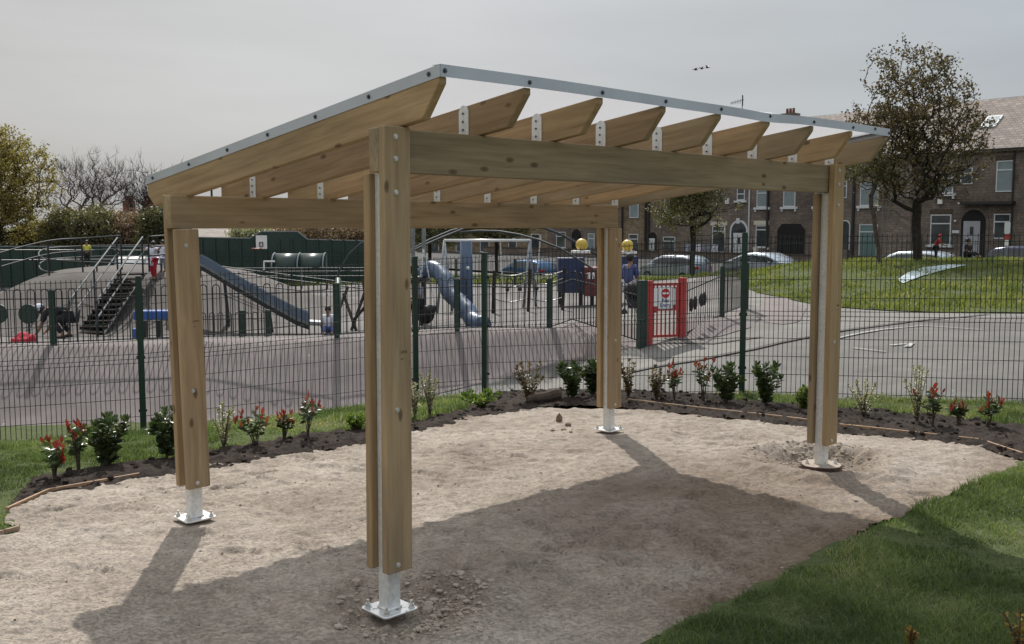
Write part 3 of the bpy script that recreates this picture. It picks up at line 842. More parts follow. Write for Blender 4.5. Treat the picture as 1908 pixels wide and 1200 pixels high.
def post(u, v, key, outer):
    """outer = -1: full-height board on the -V side; +1: on the +V side"""
    zb = ZF if v < 1 else ZB
    du, dv = LEAN[key]
    b = MB()
    t_ = .0375; t2 = t_ - .004
    top = zb - .002
    b.prism([(-t_, -t2), (-t2, -t_), (t2, -t_), (t_, -t2), (t_, t2), (t2, t_), (-t2, t_), (-t_, t2)], 'z', .006, top)
    p = b.build('steel_post', M['galv'], shel)
    # lean: shear the foot slightly, as built
    m = Matrix.Identity(4)
    m[0][3], m[1][3] = u + du, v + dv
    m[0][2], m[1][2] = -du / zb, -dv / zb
    p.matrix_local = m
    b = MB()
    q = .10; c_ = .014
    foot = [(-q + c_, -q), (q - c_, -q), (q, -q + c_), (q, q - c_), (q - c_, q), (-q + c_, q), (-q, q - c_), (-q, -q + c_)]
    if key == 'r':
        foot = [(.15 * math.cos(a + .2) * (1 + .06 * math.sin(3 * a)), .15 * math.sin(a + .2) * (1 + .06 * math.sin(2 * a))) for a in np.linspace(0, 2 * math.pi, 15)[:-1]]
        b.prism(foot, 'z', -.03, .050)
        pl = b.build('base_plate', M['rust'], p, bevel=.002)
        pl['label'] = 'mud-stained rusty base plate'
        b = MB(); b.prism([(x * .97, y * .97) for x, y in foot], 'z', .0495, .0525)
        b.build('plate_top', M['clod'], p)
    else:
        b.prism(foot, 'z', .002, .012)
        pl = b.build('base_plate', M['plate'], p, bevel=.002)
    b = MB()   # weld collar
    for sx in (-1, 1):
        b.tube([(sx * .039, -.039, .016), (sx * .039, .039, .016)], .006, 5)
        b.tube([(-.039, sx * .039, .016), (.039, sx * .039, .016)], .006, 5)
    b.build('weld', M['galv'], p, True)
    for sx in (-1, 1):
        for sy in (-1, 1):
            b = MB(); x, y = sx * .073, sy * .073
            z0 = .052 if key == 'r' else .012
            b.tube([(x, y, z0), (x, y, z0 + .004)], .017, 10); b.tube([(x, y, z0 + .003), (x, y, z0 + .018)], .0135, 6); b.tube([(x, y, z0 + .014), (x, y, z0 + .036)], .007, 6)
            b.build('anchor_bolt', M['bolt'], p)
    for s in (-1, 1):
        full = (s == outer)
        ztop = (zb + BH + .006) if full else zb - .003
        L = ztop - ZBD
        off = s * (.0375 + .0225 + .001)
        o0 = Vector((u + du * (1 - ZBD / zb), v + dv * (1 - ZBD / zb) + off, ZBD)); o1 = Vector((u, v + off, ztop))
        bd = board('cladding_board', L, .145, .045, shel, o0, o1 - o0, (0, 1, 0))
        if full: zs = (ZBD + .035, zb * .62 - .3, zb - .09, zb + .06, zb + BH - .04)
        else: zs = (ZBD + .035, zb * .62 - .3, zb - .1)
        for zz in zs:
            b = MB()
            yy = s * .0225
            xx = (zz - ZBD)
            # local: x = up, y = v, z = cross -> lateral
            disc(b, (xx, yy + s * .0, .012), (0, s, 0), .0125, .0025, 12)
            disc(b, (xx, yy + s * .0025, .012), (0, s, 0), .0085, .005, 8)
            b.build('coach_bolt', M['bolt'], bd)
    return p
post(0, 0, 'n', -1); post(LU, 0, 'r', -1); post(0, LV, 'l', 1); post(LU, LV, 'f', 1)
board('beam', LU + .15, BH, .074, shel, (-.076, 0, ZF + BH / 2), (1, 0, 0), (0, 1, 0))
board('beam', LU + .15, BH, .074, shel, (-.076, LV, ZB + BH / 2), (1, 0, 0), (0, 1, 0))
ztop = lambda v: ZA + SLP * (v + RB)
NR = 9
us = [-RA + .024 + (LU + RA2 + RA - .048) * i / (NR - 1) for i in range(NR)]
v0, v1 = -RB + .012, LV + RC - .012
def raft_poly():
    t = lambda v: ztop(v) - .047
    bt = lambda v: ztop(v) - .206
    return [(v0, t(v0)), (v0, t(v0) - .03), (v0 + .115, bt(v0 + .115)), (v1 - .10, bt(v1 - .10)), (v1 - .0, bt(v1) + .085), (v1, t(v1))]
for i, u in enumerate(us):
    b = MB(); b.prism(raft_poly(), 'x', -.0225, .0225)
    # local frame with x along the rafter so the grain runs lengthwise
    ang = math.atan(SLP)
    Rm = Matrix.Rotation(math.pi / 2, 4, 'Z') @ Matrix.Rotation(-ang, 4, 'Y')
    Li = (Matrix.Translation((0, 0, 2.2)) @ Rm).inverted()
    b.v = [tuple(Li @ Vector(p)) for p in b.v]
    o = b.build('rafter', M['wood'], shel, bevel=.004)
    o.matrix_local = Matrix.Translation((u, 0, 2.2)) @ Rm
    if i > 0:
        LiR = (Matrix.Translation((u, 0, 2.2)) @ Rm).inverted()
        for (vb, zt, hh) in ((.088, ZF + BH, .155), (LV + .075, ZB + BH, .150)):
            b = MB(); wv = .036
            prof = [(vb - wv, zt - .02), (vb + wv, zt - .02), (vb + wv, zt + hh - wv)] + [(vb + wv * math.cos(a), zt + hh - wv + wv * math.sin(a)) for a in np.linspace(.3, math.pi - .3, 7)] + [(vb - wv, zt + hh - wv)]
            b.prism(prof, 'x', u - .0275, u - .0235)
            b.v = [tuple(LiR @ Vector(p)) for p in b.v]
            b.build('bracket', M['galv'], o)
            for dz in (.035, .075, .115):
                b = MB(); disc(b, (u - .0274, vb + .004, zt + dz), (-1, 0, 0), .006, .004, 6)
                b.v = [tuple(LiR @ Vector(p)) for p in b.v]
                b.build('bracket_screw', M['screw'], o)
# roof sheet (slight waviness between rafters)
b = MB()
U0, U1, V0, V1 = -RA + .004, LU + RA2 - .004, -RB + .004, LV + RC - .004
nu_, nv_ = 64, 12
def rz(u, v):
    return ztop(v) - .004 - .006 * abs(math.sin(math.pi * (u - us[0]) / (us[1] - us[0])))
top = [(U0 + (U1 - U0) * i / nu_, V0 + (V1 - V0) * j / nv_, 0) for j in range(nv_ + 1) for i in range(nu_ + 1)]
vt = [(x, y, rz(x, y)) for x, y, _ in top]; vb = [(x, y, rz(x, y) - .010) for x, y, _ in top]
nn = len(vt); fs = []
for j in range(nv_):
    for i in range(nu_):
        a = j * (nu_ + 1) + i
        fs.append((a, a + 1, a + nu_ + 2, a + nu_ + 1)); fs.append((nn + a, nn + a + nu_ + 1, nn + a + nu_ + 2, nn + a + 1))
b.add(vt + vb, fs)
b.build('roof_sheet', M['poly'], shel, True, fixn=False)
# flashing strips: an L-angle round the roof
def flash(p, q, outward, wav=0.0):
    b = MB(); n = 40
    p = Vector(p); q = Vector(q); o_ = Vector(outward)
    h, wtop, th = .052, .055, .002
    sec = [(0, 0), (0, -h), (th, -h), (th, -th), (wtop, -th), (wtop, 0)]      # (inward, z)
    vs = []
    for i in range(n + 1):
        t = i / n; c_ = p.lerp(q, t)
        dz = wav * (math.sin(t * 9.5) * .4 - math.exp(-((t - .62) / .06) ** 2)) * .01
        for a, z in sec: vs.append(tuple(c_ - o_ * a + Vector((0, 0, z + dz))))
    k = len(sec); fs = []
    for i in range(n):
        for j in range(k): fs.append((i * k + j, i * k + (j + 1) % k, (i + 1) * k + (j + 1) % k, (i + 1) * k + j))
    fs += [tuple(range(k)), tuple(n * k + j for j in range(k))]
    b.add(vs, fs)
    f = b.build('flashing', M['alu'], shel)
    return f
cA = (-RA - .002, -RB - .002, ZA); cB = (LU + RA2 + .002, -RB - .002, ZA); cC = (-RA - .002, LV + RC + .002, ZC); cD = (LU + RA2 + .002, LV + RC + .002, ZC)
fA = flash(cA, cB, (0, -1, 0), 1); fL = flash(cA, cC, (-1, 0, 0)); flash(cB, cD, (1, 0, 0)); flash(cC, cD, (0, 1, 0))
def fscrew(par, pts, nrm):
    for p in pts:
        b = MB(); disc(b, Vector(p) + Vector(nrm) * .001, nrm, .011, .002, 12); disc(b, Vector(p) + Vector(nrm) * .003, nrm, .0065, .006, 6)
        b.build('flashing_screw', M['screw'], par)
fscrew(fA, [(u, -RB - .002, ZA - .026) for u in us[:-1]] + [(us[-1] - .2, -RB - .002, ZA - .015), (us[-1] + .008, -RB - .002, ZA - .03)], (0, -1, 0))
fscrew(fL, [(-RA - .002, v, ztop(v) - .026) for v in (-.27, .17, .62, 1.08, 1.52, 1.99, 2.49)], (-1, 0, 0))
# faint grade stamps burnt into the timber (short illegible dashes)
b = MB()
def stamp(o, x0, z0, y, n=7, s=.011):
    b = MB()
    random.seed(int(x0 * 1000))
    for k in range(n):
        if random.random() < .8:
            w_ = s * random.uniform(.4, .8)
            b.box((x0, y - .0006, z0 + k * s * .85), (x0 + s * 1.1, y + .0006, z0 + k * s * .85 + .002))
            if random.random() < .6: b.box((x0 + (s if random.random() < .5 else 0), y - .0006, z0 + k * s * .85), (x0 + (s if random.random() < .5 else 0) + .002, y + .0006, z0 + k * s * .85 + w_))
    b.build('grade_stamp', M['stamp'], o)
M['stamp'] = simple('burnt_stamp_ink', (.14, .095, .06), .9, 0, .3, 40)
for o in [o for o in shel.children if o.name.startswith('cladding_board')][:6:2]:
    stamp(o, 1.02, -.045, -.0228); stamp(o, .99, -.03, -.0228, 5, .007)

# ------------------------------------------------------------------ stones, clods, edging, log
def rock(b, c, r, seed=0, flat=.6):
    rs = np.random.default_rng(seed)
    bm = bmesh.new(); bmesh.ops.create_icosphere(bm, subdivisions=1, radius=1)
    ax = rs.uniform(.7, 1.25, 3); a = rs.uniform(0, 6.28)
    vs = []
    for v in bm.verts:
        k = 1 + rs.uniform(-.22, .22)
        x, y, z = v.co.x * ax[0] * k * r, v.co.y * ax[1] * k * r, v.co.z * ax[2] * k * r * flat
        vs.append((c[0] + x * math.cos(a) - y * math.sin(a), c[1] + x * math.sin(a) + y * math.cos(a), c[2] + z))
    b.add(vs, [tuple(v.index for v in f.verts) for f in bm.faces]); bm.free()
def SZ(x, y): return float(sand_z(np.array([x]), np.array([y]))[0])
b = MB(); b2 = MB()
for (cx, cy, rr, n, bb) in ((PITS[0][0] + .1, PITS[0][1] - .02, .36, 900, b), (PITS[1][0], PITS[1][1] + .16, .42, 500, b)):
    for k in range(n):
        a = rng.uniform(0, 6.28); r = rr * rng.uniform(.15, 1.2)
        x, y = cx + r * math.cos(a), cy + r * math.sin(a)
        if math.hypot(x - NX, y - NY) < .15 or (cx > 1 and math.hypot(x - 2.27, y - 7.3) < .2): continue
        s_ = abs(rng.normal(0, .0055)) + .0035 + (.010 if rng.random() < .05 else 0)
        rock(bb, (x, y, SZ(x, y) + s_ * .25), min(s_, .034), k)
for k in range(900):
    x, y = rng.uniform(-3, 3.6), rng.uniform(3, 9)
    if f_sand(np.array([x]), np.array([y]))[0] < .05: continue
    rock(b if k % 3 else b2, (x, y, SZ(x, y)), rng.uniform(.003, .009), k, .7)
tag(b.build('rubble', M['clod']), 'pale grit and crumbs dug up round the nearest post and strewn over the sand', kind='stuff')
tag(b2.build('rubble', M['clod_brown']), 'brown crumbled earth dug up round the right-hand post', kind='stuff')
b = MB()
for k in range(3200):
    x, y = rng.uniform(-4.2, 6), rng.uniform(6.6, 12.3)
    if f_soil(np.array([x]), np.array([y]))[0] < .04 or (f_soil(np.array([x]), np.array([y]))[0] > 3): continue
    z = float(soil_z(np.array([x]), np.array([y]))[0]); r = rng.uniform(.008, .03); rock(b, (x, y, z + r * .2), r, k, .7)
tag(b.build('soil_clods', M['soil']), 'dark crumbly clods of soil lying over the planting bed', kind='stuff')
def stone(px, py, r, label, material='clod', flat=.8, seed=1):
    g = gz(px, py); z = SZ(g[0], g[1])
    bb = MB(); rock(bb, (0, 0, 0), r, seed, flat)
    o = bb.build('stone', M[material]); o.location = (g[0], g[1], z + r * flat * .45)
    return tag(o, label, 'stone', 'stones lying on the sand')
stone(1042, 786, .045, 'largest brown stone lying on the sand left of the far post', 'clod_brown', 1.0, 3)
stone(1058, 793, .028, 'small brown stone just right of the largest stone near the far post', 'clod_brown', .7, 4)
stone(1051, 803, .025, 'brown pebble on the sand below the largest stone', 'clod_brown', .6, 5)
stone(1064, 806, .02, 'flat brown chip nearest the far post plate on its left', 'clod_brown', .5, 6)
stone(1030, 803, .02, 'leftmost brown crumb of the stones by the far post', 'clod_brown', .5, 8)
stone(860, 1066, .035, 'tall pale stone standing on the rim of the dug hollow by the nearest post', 'clod', 1.3, 7)
stone(699, 1112, .030, 'pale stone lying behind the left corner of the nearest base plate', 'clod', .9, 9)
stone(797, 1122, .030, 'pale angular stone just right of the nearest base plate', 'clod', .7, 10)
stone(790, 1160, .026, 'pale lump in front of the right corner of the nearest base plate', 'clod', .6, 12)
stone(663, 1088, .03, 'grey clod in the hollow left of the nearest post', 'clod', .8, 14)
stone(1594, 937, .016, 'small white stone on the sand right of the rusty base plate', 'clod', .6, 15)
def edge_board(pts, label):
    b = MB()
    Q = [gz(a, c) for a, c in pts]
    for p, q in zip(Q[:-1], Q[1:]):
        d = Vector((q - p)); d.z = 0; L = d.length; d.normalize(); nrm = Vector((-d.y, d.x, 0))
        m = Matrix((( d.x, nrm.x, 0, p[0]), (d.y, nrm.y, 0, p[1]), (0, 0, 1, 0), (0, 0, 0, 1)))
        b.box((0, -.009, -.06), (L - .003, .009, .034), m)
    return tag(b.build('edging_board', M['edging'], bevel=.002), label, 'edging', 'timber edging round the sand pad')
edge_board(((-60, 1012), (9, 997), (37, 989)), 'short timber edging strip at the lower left edge of the sand')
edge_board(((13, 955), (90, 919.5), (264, 888.5)), 'timber edging strip between the sand and the left planting bed')
edge_board(((1170, 748.5), (1247, 758), (1318, 766), (1437, 779), (1504, 787)), 'timber edging strip in front of the bed between the far post and right post')
edge_board(((1564, 796), (1650, 805), (1826, 824.5)), 'timber edging strip right of the right post along the planting bed')
edge_board(((1829, 825.5), (1877, 841.5), (1906, 851)), 'short timber edging strip at the far right corner of the sand pad')
b = MB()
g0, g1 = gz(983, 752), gz(1041, 745)
d = Vector(g1 - g0); L = d.length
pts = [Vector(g0) + d * t + Vector((0, 0, .045 + .02 * t + .006 * math.sin(t * 9))) for t in np.linspace(0, 1, 9)]
b.tube(pts, [.03, .042, .05, .052, .055, .058, .06, .062, .058], 10)
tag(b.build('log', M['bark'], smooth=False), 'short brown log lying on the soil bed at the far corner of the sand', 'log')

# ------------------------------------------------------------------ green mesh fence
mf = empty('mesh_fence', (0, 0, 0), 0, 'dark green welded mesh fence with square posts running round the sand pad', 'fence')
FTOP = [z + 1.78 for z in FBASE]
for k in range(len(FENCE) - 1):
    (x0, y0), (x1, y1) = FENCE[k], FENCE[k + 1]
    zb0, zb1 = FBASE[k], FBASE[k + 1]
    L = math.hypot(x1 - x0, y1 - y0); ex, ey = (x1 - x0) / L, (y1 - y0) / L
    nx_, ny_ = -ey, ex
    # panels are level-topped and step with the slope (racked slightly)
    t0, t1 = FTOP[k] - .02, FTOP[k + 1] - .02
    b = MB(); r = .0040
    nv = int(round((L - .06) / .05))
    vf = [0.20, 0.95, 1.66]           # heights of the V folds
    def zt(s): return t0 + (t1 - t0) * s / L
    rows = [1.765, 1.70, 1.50, 1.30, 1.10, .95, .90, .85, .65, .45, .25, .05]
    def P3(s, h, off=0.0): return (x0 + ex * s + nx_ * off, y0 + ey * s + ny_ * off, zt(s) - 1.76 + h)
    for i in range(nv + 1):
        s = .03 + (L - .06) * i / nv
        b.tube([P3(s, -.02), P3(s, .86), P3(s, .90, -.025), P3(s, .94), P3(s, 1.79)], r, 4, False)
    for h in rows:
        off = -.025 if abs(h - .90) < .01 else 0
        b.tube([P3(.02, h, off - .006), P3(L - .02, h, off - .006)], .0044, 4, False)
    b.build('mesh_panel', M['green_wire'], mf, fixn=False)
for k, (x, y) in enumerate(FENCE):
    if k == len(FENCE) - 1: break
    b = MB(); hs = .03
    dx, dy = FENCE[k + 1][0] - x, FENCE[k + 1][1] - y
    a = math.atan2(dy, dx)
    m = Matrix.Translation((x, y, 0)) @ Matrix.Rotation(a, 4, 'Z') @ Matrix.Translation((0, -.045, 0))
    b.box((-hs, -hs, FBASE[k] - .2), (hs, hs, FTOP[k] + .03), m)
    b.box((-hs - .003, -hs - .003, FTOP[k] + .03), (hs + .003, hs + .003, FTOP[k] + .037), m)
    p = b.build('fence_post', M['green_post'], mf, bevel=.003)
    for h in (.3, .9, 1.5):
        b = MB(); b.box((-.045, hs, FBASE[k] + h), (.045, hs + .02, FBASE[k] + h + .03), m); b.build('clamp', M['green_post'], p)

# ------------------------------------------------------------------ bow-top play fence
def bow_bay(parent, p, q, h=1.0, pitch=.23, material=None, gap=.06, nm='bow_panel'):
    b = MB(); material = material or M['black_metal']
    p = Vector(p); q = Vector(q); L = (q - p).length; e = (q - p) / L
    n = max(1, int(round(L / pitch)))
    pw = L / n; rr = .0105
    for k in range(n):
        c = p + e * (k + .5) * pw; hw = pw * .27
        pts = [c - e * hw + Vector((0, 0, gap - .02)), c - e * hw + Vector((0, 0, h - hw))]
        for a in np.linspace(math.pi, 0, 7)[1:-1]: pts.append(c + e * hw * math.cos(a) + Vector((0, 0, h - hw + hw * math.sin(a))))
        pts += [c + e * hw + Vector((0, 0, h - hw)), c + e * hw + Vector((0, 0, gap - .02))]
        b.tube(pts, rr, 5, False)
    b.build(nm, material, parent, fixn=False)
    for z in (gap, h - .17):
        b = MB(); b.tube([p + Vector((0, 0, z)), q + Vector((0, 0, z))], .014, 4); b.build('rail', material, parent)
def fpost(parent, p, h=1.06, s=.035, material=None, nm='fence_post'):
    b = MB(); b.box((p[0] - s, p[1] - s, p[2] - .1), (p[0] + s, p[1] + s, p[2] + h)); b.box((p[0] - s * .8, p[1] - s * .8, p[2] + h), (p[0] + s * .8, p[1] + s * .8, p[2] + h + .012))
    return b.build(nm, material or M['dark_green'], parent, bevel=.004)
bf = empty('bow_top_fence', (0, 0, 0), 0, 'black bow-top railings along the crest of the concrete mound left of the red gate', 'fence')
run = [at(-160, 650, 17.4), at(100, 640, 17.8), at(370, 635, 18.3), at(628, 632, 18.4), at(852, 616, 19.1), at(1024, 606, 19.4)]
run = [np.array([p[0], p[1], H1(p[0], p[1]) + .03]) for p in run]
for p, q in zip(run[:-1], run[1:]):
    bow_bay(bf, p, q); fpost(bf, p, h=.98, s=.045)
fpost(bf, run[-1], h=1.0, s=.045)
e1 = at(1066, 603, 19.5); e1[2] = H1(e1[0], e1[1]) + .03
bow_bay(bf, run[-1], e1)
g0 = at(1203, 641, 17.15); g0[2] = H1(g0[0], g0[1])
bow_bay(bf, e1, g0 + np.array([-.1, 0, .03]))
bf2 = empty('bow_top_fence', (0, 0, 0), 0, 'dark railings running away over the small mound to the right of the red gate', 'fence')
g1 = at(1275, 627, 17.4); g1[2] = H1(g1[0], g1[1])
gd = at(1345, 590, 19.1); gd[2] = H1(gd[0], gd[1]) + .03
ge = at(1390, 570, 21.6); ge[2] = H1(ge[0], ge[1]) + .03
def bars(parent, p, q, h, pitch=.115, mt=None, zf=None):
    b = MB(); p = Vector(p); q = Vector(q); L = (q - p).length; n = int(L / pitch)
    for k in range(1, n):
        c = p.lerp(q, k / n); zt = p.z + (q.z - p.z) * k / n + h
        zb = zf(k / n) if zf else c.z
        b.tube([(c.x, c.y, zb), (c.x, c.y, zt)], .008, 4, False)
    b.build('bar_panel', mt or M['black_metal'], parent, fixn=False)
for p, q, n in ((g1, gd, 5), (gd, ge, 3)):
    zf = lambda t, p=p, q=q: (p[2] + (q[2] - p[2]) * t + .06)
    bars(bf2, p, q, .93, zf=zf)
    for z in (.80, .07):
        b = MB(); b.tube([(p[0], p[1], p[2] + z), (q[0], q[1], q[2] + z)], .016, 4); b.build('rail', M['black_metal'], bf2)
fpost(bf2, gd, .97, .045); fpost(bf2, ge, .97, .045)
# two heart-shaped play discs on the bars
for t in (.16, .26, .42, .50):
    c = Vector(g1).lerp(Vector(gd), t)
    b = MB(); b.sphere((c.x, c.y, c.z + .52), .085, 10, 6, (.5, .5, 1.5)); b.build('leaf_disc', M['black_paint'], bf2)
# far boundary of the play area
bf3 = empty('bow_top_fence', (0, 0, 0), 0, 'distant dark railings along the back of the playground in front of the grass', 'fence')
fr = [at(a, b_, 43) for a, b_ in ((740, 532), (850, 530), (960, 529), (1070, 528), (1180, 530), (1290, 534), (1392, 540))]
for p in fr: p[2] = H1(p[0], p[1])
for p, q in zip(fr[:-1], fr[1:]):
    bow_bay(bf3, p, q, 1.15, .26); fpost(bf3, p, 1.1, .04)
bf4 = empty('bow_top_fence', (0, 0, 0), 0, 'row of dark railings standing low on the floor behind the long slide', 'fence')
fr = [at(a, b_, 25.6) for a, b_ in ((372, 627), (452, 627), (500, 627))]
for p in fr: p[2] = H1(p[0], p[1])
for p, q in zip(fr[:-1], fr[1:]):
    bow_bay(bf4, p, q, .62, .2); fpost(bf4, q, .66, .06)

# ------------------------------------------------------------------ red no-entry gate
GA = empty('entrance_gate', tuple(g0), math.atan2(g1[1] - g0[1], g1[0] - g0[0]), 'red metal playground gate with a white no entry sign', 'gate')
GL = math.hypot(*(g1 - g0)[:2])
def gp(lo, hi, nm, mt, par=GA, bv=.004):
    b = MB(); b.box(lo, hi); return b.build(nm, mt, par, bevel=bv)
gp((-.005, -.06, -.1), (.10, .05, 1.12), 'gate_post', M['red_paint'])
gp((GL - .11, -.055, -.1), (GL + .005, .055, 1.16), 'gate_post', M['red_paint'])
gp((-.14, -.07, -.12), (-.01, .07, 1.13), 'hinge_post', M['dark_green'])
b = MB(); zs = (.14, 1.03)
for z in zs: b.box((.11, -.02, z), (GL - .12, .02, z + .045))
for x in (.11, GL - .155): b.box((x, -.019, .185), (x + .04, .019, 1.03))
b.build('gate_frame', M['red_paint'], GA)
b = MB()
for k in range(1, 6):
    x = .13 + (GL - .26) * k / 6; b.tube([(x, 0, .16), (x, 0, 1.05)], .015, 6)
b.build('gate_bars', M['red_paint'], GA)
b = MB(); b.box((.12, -.028, .60), (.115 + .50, -.022, 1.00)); b.build('gate_plate', M['red_paint'], GA)
b = MB(); b.box((.125, -.038, .68), (.20, -.030, .99)); b.box((.50, -.038, .70), (.545, -.030, .98)); b.build('back_sign', M['white_paint'], GA)
M['sign_red'] = simple('sign_red', (.50, .02, .03), .5, 0, .05, 5)
M['sign_blue'] = simple('sign_border_blue', (.05, .06, .22), .5, 0, .05, 5)
b = MB(); b.prism([(.215, .63), (.475, .63), (.485, .64), (.485, 1.0), (.475, 1.01), (.215, 1.01), (.205, 1.0), (.205, .64)], 'y', -.046, -.040)
sg = b.build('no_entry_sign', M['white_paint'], GA)
b = MB()
for lo, hi in (((.213, .638), (.218, 1.002)), ((.472, .638), (.477, 1.002)), ((.213, .638), (.477, .643)), ((.213, .997), (.477, 1.002))):
    b.box((lo[0], -.0475, lo[1]), (hi[0], -.0465, hi[1]))
b.build('sign_border', M['sign_blue'], sg)
b = MB(); b.tube([(.345, -.0462, .90), (.345, -.0485, .90)], .082, 28); b.build('red_disc', M['sign_red'], sg)
b = MB(); b.box((.285, -.0505, .885), (.405, -.0492, .915)); b.build('white_bar', M['white_paint'], sg)
def text(s, size, parent, loc, mt, name='lettering', rot=(math.pi / 2, 0, 0)):
    cu = bpy.data.curves.new(name, 'FONT'); cu.body = s; cu.size = size; cu.extrude = .0012; cu.align_x = 'CENTER'; cu.space_line = .8; cu.offset = size * .012
    o = bpy.data.objects.new(name, cu); COL.objects.link(o)
    dg = bpy.context.evaluated_depsgraph_get()
    me = bpy.data.meshes.new_from_object(o.evaluated_get(dg)); bpy.data.objects.remove(o); bpy.data.curves.remove(cu)
    me.materials.clear(); me.materials.append(mt)
    o = bpy.data.objects.new(name, me); COL.objects.link(o); o.parent = parent; o.location = loc; o.rotation_euler = rot
    return o
text('No\nEntry', .098, sg, (.345, -.0485, .745), M['sign_blue'])

# ------------------------------------------------------------------ playground equipment
def tubes(name, paths, rad, mt, parent, n=6, smooth=True):
    out = []
    for p in paths:
        b = MB(); b.tube(p, rad, n); out.append(b.build(name, mt, parent, smooth))
    return out
def A(px, py, d): return Vector(at(px, py, d))
def G(px, py, d, dz=0.0):
    p = at(px, py, d); return Vector((p[0], p[1], H1(p[0], p[1]) + dz))
# staircase
st = empty('hill_staircase', (0, 0, 0), 0, 'steel staircase with open treads and paired handrails climbing the concrete slide hill', 'staircase')
TL, TR_, BL, BR = A(221, 506, 29.9), A(268, 505, 29.6), A(128, 636, 26.3), A(180, 636, 26.0)
for k in range(13):
    t = (k + .5) / 13
    l, r = BL.lerp(TL, t), BR.lerp(TR_, t)
    f = (TL - BL); f.z = 0; f.normalize()
    b = MB(); q = [l, r, r + f * .40, l + f * .40]
    b.add([tuple(p) for p in q] + [tuple(p - Vector((0, 0, .045))) for p in q], [(0, 1, 2, 3), (7, 6, 5, 4), (0, 4, 5, 1), (1, 5, 6, 2), (2, 6, 7, 3), (3, 7, 4, 0)])
    b.build('tread', M['steelrust'] if 'steelrust' in M else M['bark_dark'], st)
for a, c in ((BL, TL), (BR, TR_)):
    b = MB(); b.tube([a - Vector((0, 0, .1)), c - Vector((0, 0, .1))], .05, 4); b.build('stringer', M['black_metal'], st)
    for h in (1.0, .55):
        b = MB(); b.tube([a + Vector((0, 0, h * .8)), a.lerp(c, .05) + Vector((0, 0, h)), c + Vector((0, 0, h))], .026, 6); b.build('handrail', M['handrail'], st)
    for t in (.03, .5, .98):
        p = a.lerp(c, t); b = MB(); b.tube([p - Vector((0, 0, .15)), p + Vector((0, 0, 1.0))], .028, 6); b.build('rail_post', M['black_metal'], st)
# hilltop railing
hr = empty('hilltop_railing', (0, 0, 0), 0, 'curved tubular railing winding round the top of the slide hill', 'railing')
def railrun(parent, pts, levels, r=.022, posts=True, mt=None, drop=1.02):
    pts = [Vector(p) for p in pts]
    sm = []
    for i in range(len(pts) - 1):
        p0 = pts[max(i - 1, 0)]; p1 = pts[i]; p2 = pts[i + 1]; p3 = pts[min(i + 2, len(pts) - 1)]
        for k in range(5):
            t = k / 5
            sm.append(.5 * ((2 * p1) + (p2 - p0) * t + (2 * p0 - 5 * p1 + 4 * p2 - p3) * t * t + (3 * p1 - p0 - 3 * p2 + p3) * t ** 3))
    sm.append(pts[-1])
    for dz in levels:
        b = MB(); b.tube([p - Vector((0, 0, dz)) for p in sm], r, 6); b.build('rail', mt or M['rail_dark'], parent, True)
    if posts:
        for p in pts:
            b = MB(); b.tube([p, p - Vector((0, 0, drop))], r * 1.2, 6); b.build('rail_post', M['black_metal'], parent)
railrun(hr, [A(-60, 492, 26), A(0, 471, 27.5), A(89, 449, 29), A(152, 444, 29.8), A(225, 439, 29.6)], (0, .38), drop=1.0)
railrun(hr, [A(276, 441, 29.2), A(330, 439, 30), A(372, 452, 29.4)], (0, .3, .55))
railrun(hr, [A(330, 457, 37), A(225, 457, 37.5), A(140, 459, 37), A(88, 463, 35.5), A(72, 472, 33.5), A(90, 483, 31.5), A(180, 489, 31), A(300, 492, 31)], (0, .4), drop=.8)
railrun(hr, [A(-40, 466, 34), A(60, 466, 36), A(150, 466, 37.5), A(330, 467, 39)], (0, .35), drop=1.0, mt=M['black_metal'])
# long slide
sl = empty('long_slide', (0, 0, 0), 0, 'long metal slide with blue-grey side panels running down the flank of the hill', 'slide')
path = [A(330, 470, 29.8), A(382, 492, 29.0), A(440, 527, 28.0), A(500, 561, 27.0), A(552, 589, 26.2), A(575, 597, 25.9), A(625, 600, 25.6)]
sidev = Vector((.25, -.95, 0)).normalized()
def ribbon(name, pts, wdir, half, zlo, zhi, mt, parent, th=.02):
    b = MB(); vs = []
    for p in pts:
        for (o_, z) in ((half, zlo), (half, zhi), (half + th, zhi), (half + th, zlo)):
            vs.append(tuple(p + wdir * o_ + Vector((0, 0, z))))
    fs = []
    for i in range(len(pts) - 1):
        for j in range(4): fs.append((i * 4 + j, i * 4 + (j + 1) % 4, i * 4 + 4 + (j + 1) % 4, i * 4 + 4 + j))
    fs += [(0, 1, 2, 3), tuple(4 * (len(pts) - 1) + j for j in range(4))]
    b.add(vs, fs); return b.build(name, mt, parent)
pts2 = path[:6]
ribbon('side_panel', pts2, sidev, .30, -.02, .22, M['slide_side'], sl)
ribbon('side_panel', pts2, sidev, -.32, -.02, .22, M['slide_side'], sl)
b = MB()
vs = []
for p in path:
    for o_, z in ((-.31, 0), (.31, 0), (.31, -.10), (-.31, -.10)): vs.append(tuple(p + sidev * o_ + Vector((0, 0, z))))
b.add(vs, [(i * 4 + j, i * 4 + (j + 1) % 4, i * 4 + 4 + (j + 1) % 4, i * 4 + 4 + j) for i in range(len(path) - 1) for j in range(4)] + [(3, 2, 1, 0), tuple(4 * (len(path) - 1) + j for j in range(4))])
b.build('chute', M['steel'], sl)
ribbon('underframe', pts2, sidev, .26, -.22, -.09, M['black_metal'], sl, .05)
for px, py, d in ((418, 517, 28.4), (500, 563, 27.0), (600, 600, 25.6)):
    p = A(px, py, d)
    for s in (-.2, .2):
        q = p + sidev * s
        b = MB(); b.tube([q - Vector((0, 0, .1)), Vector((q.x + .1, q.y, H1(q.x, q.y) - .1))], .04, 6); b.build('support', M['black_metal'], sl)
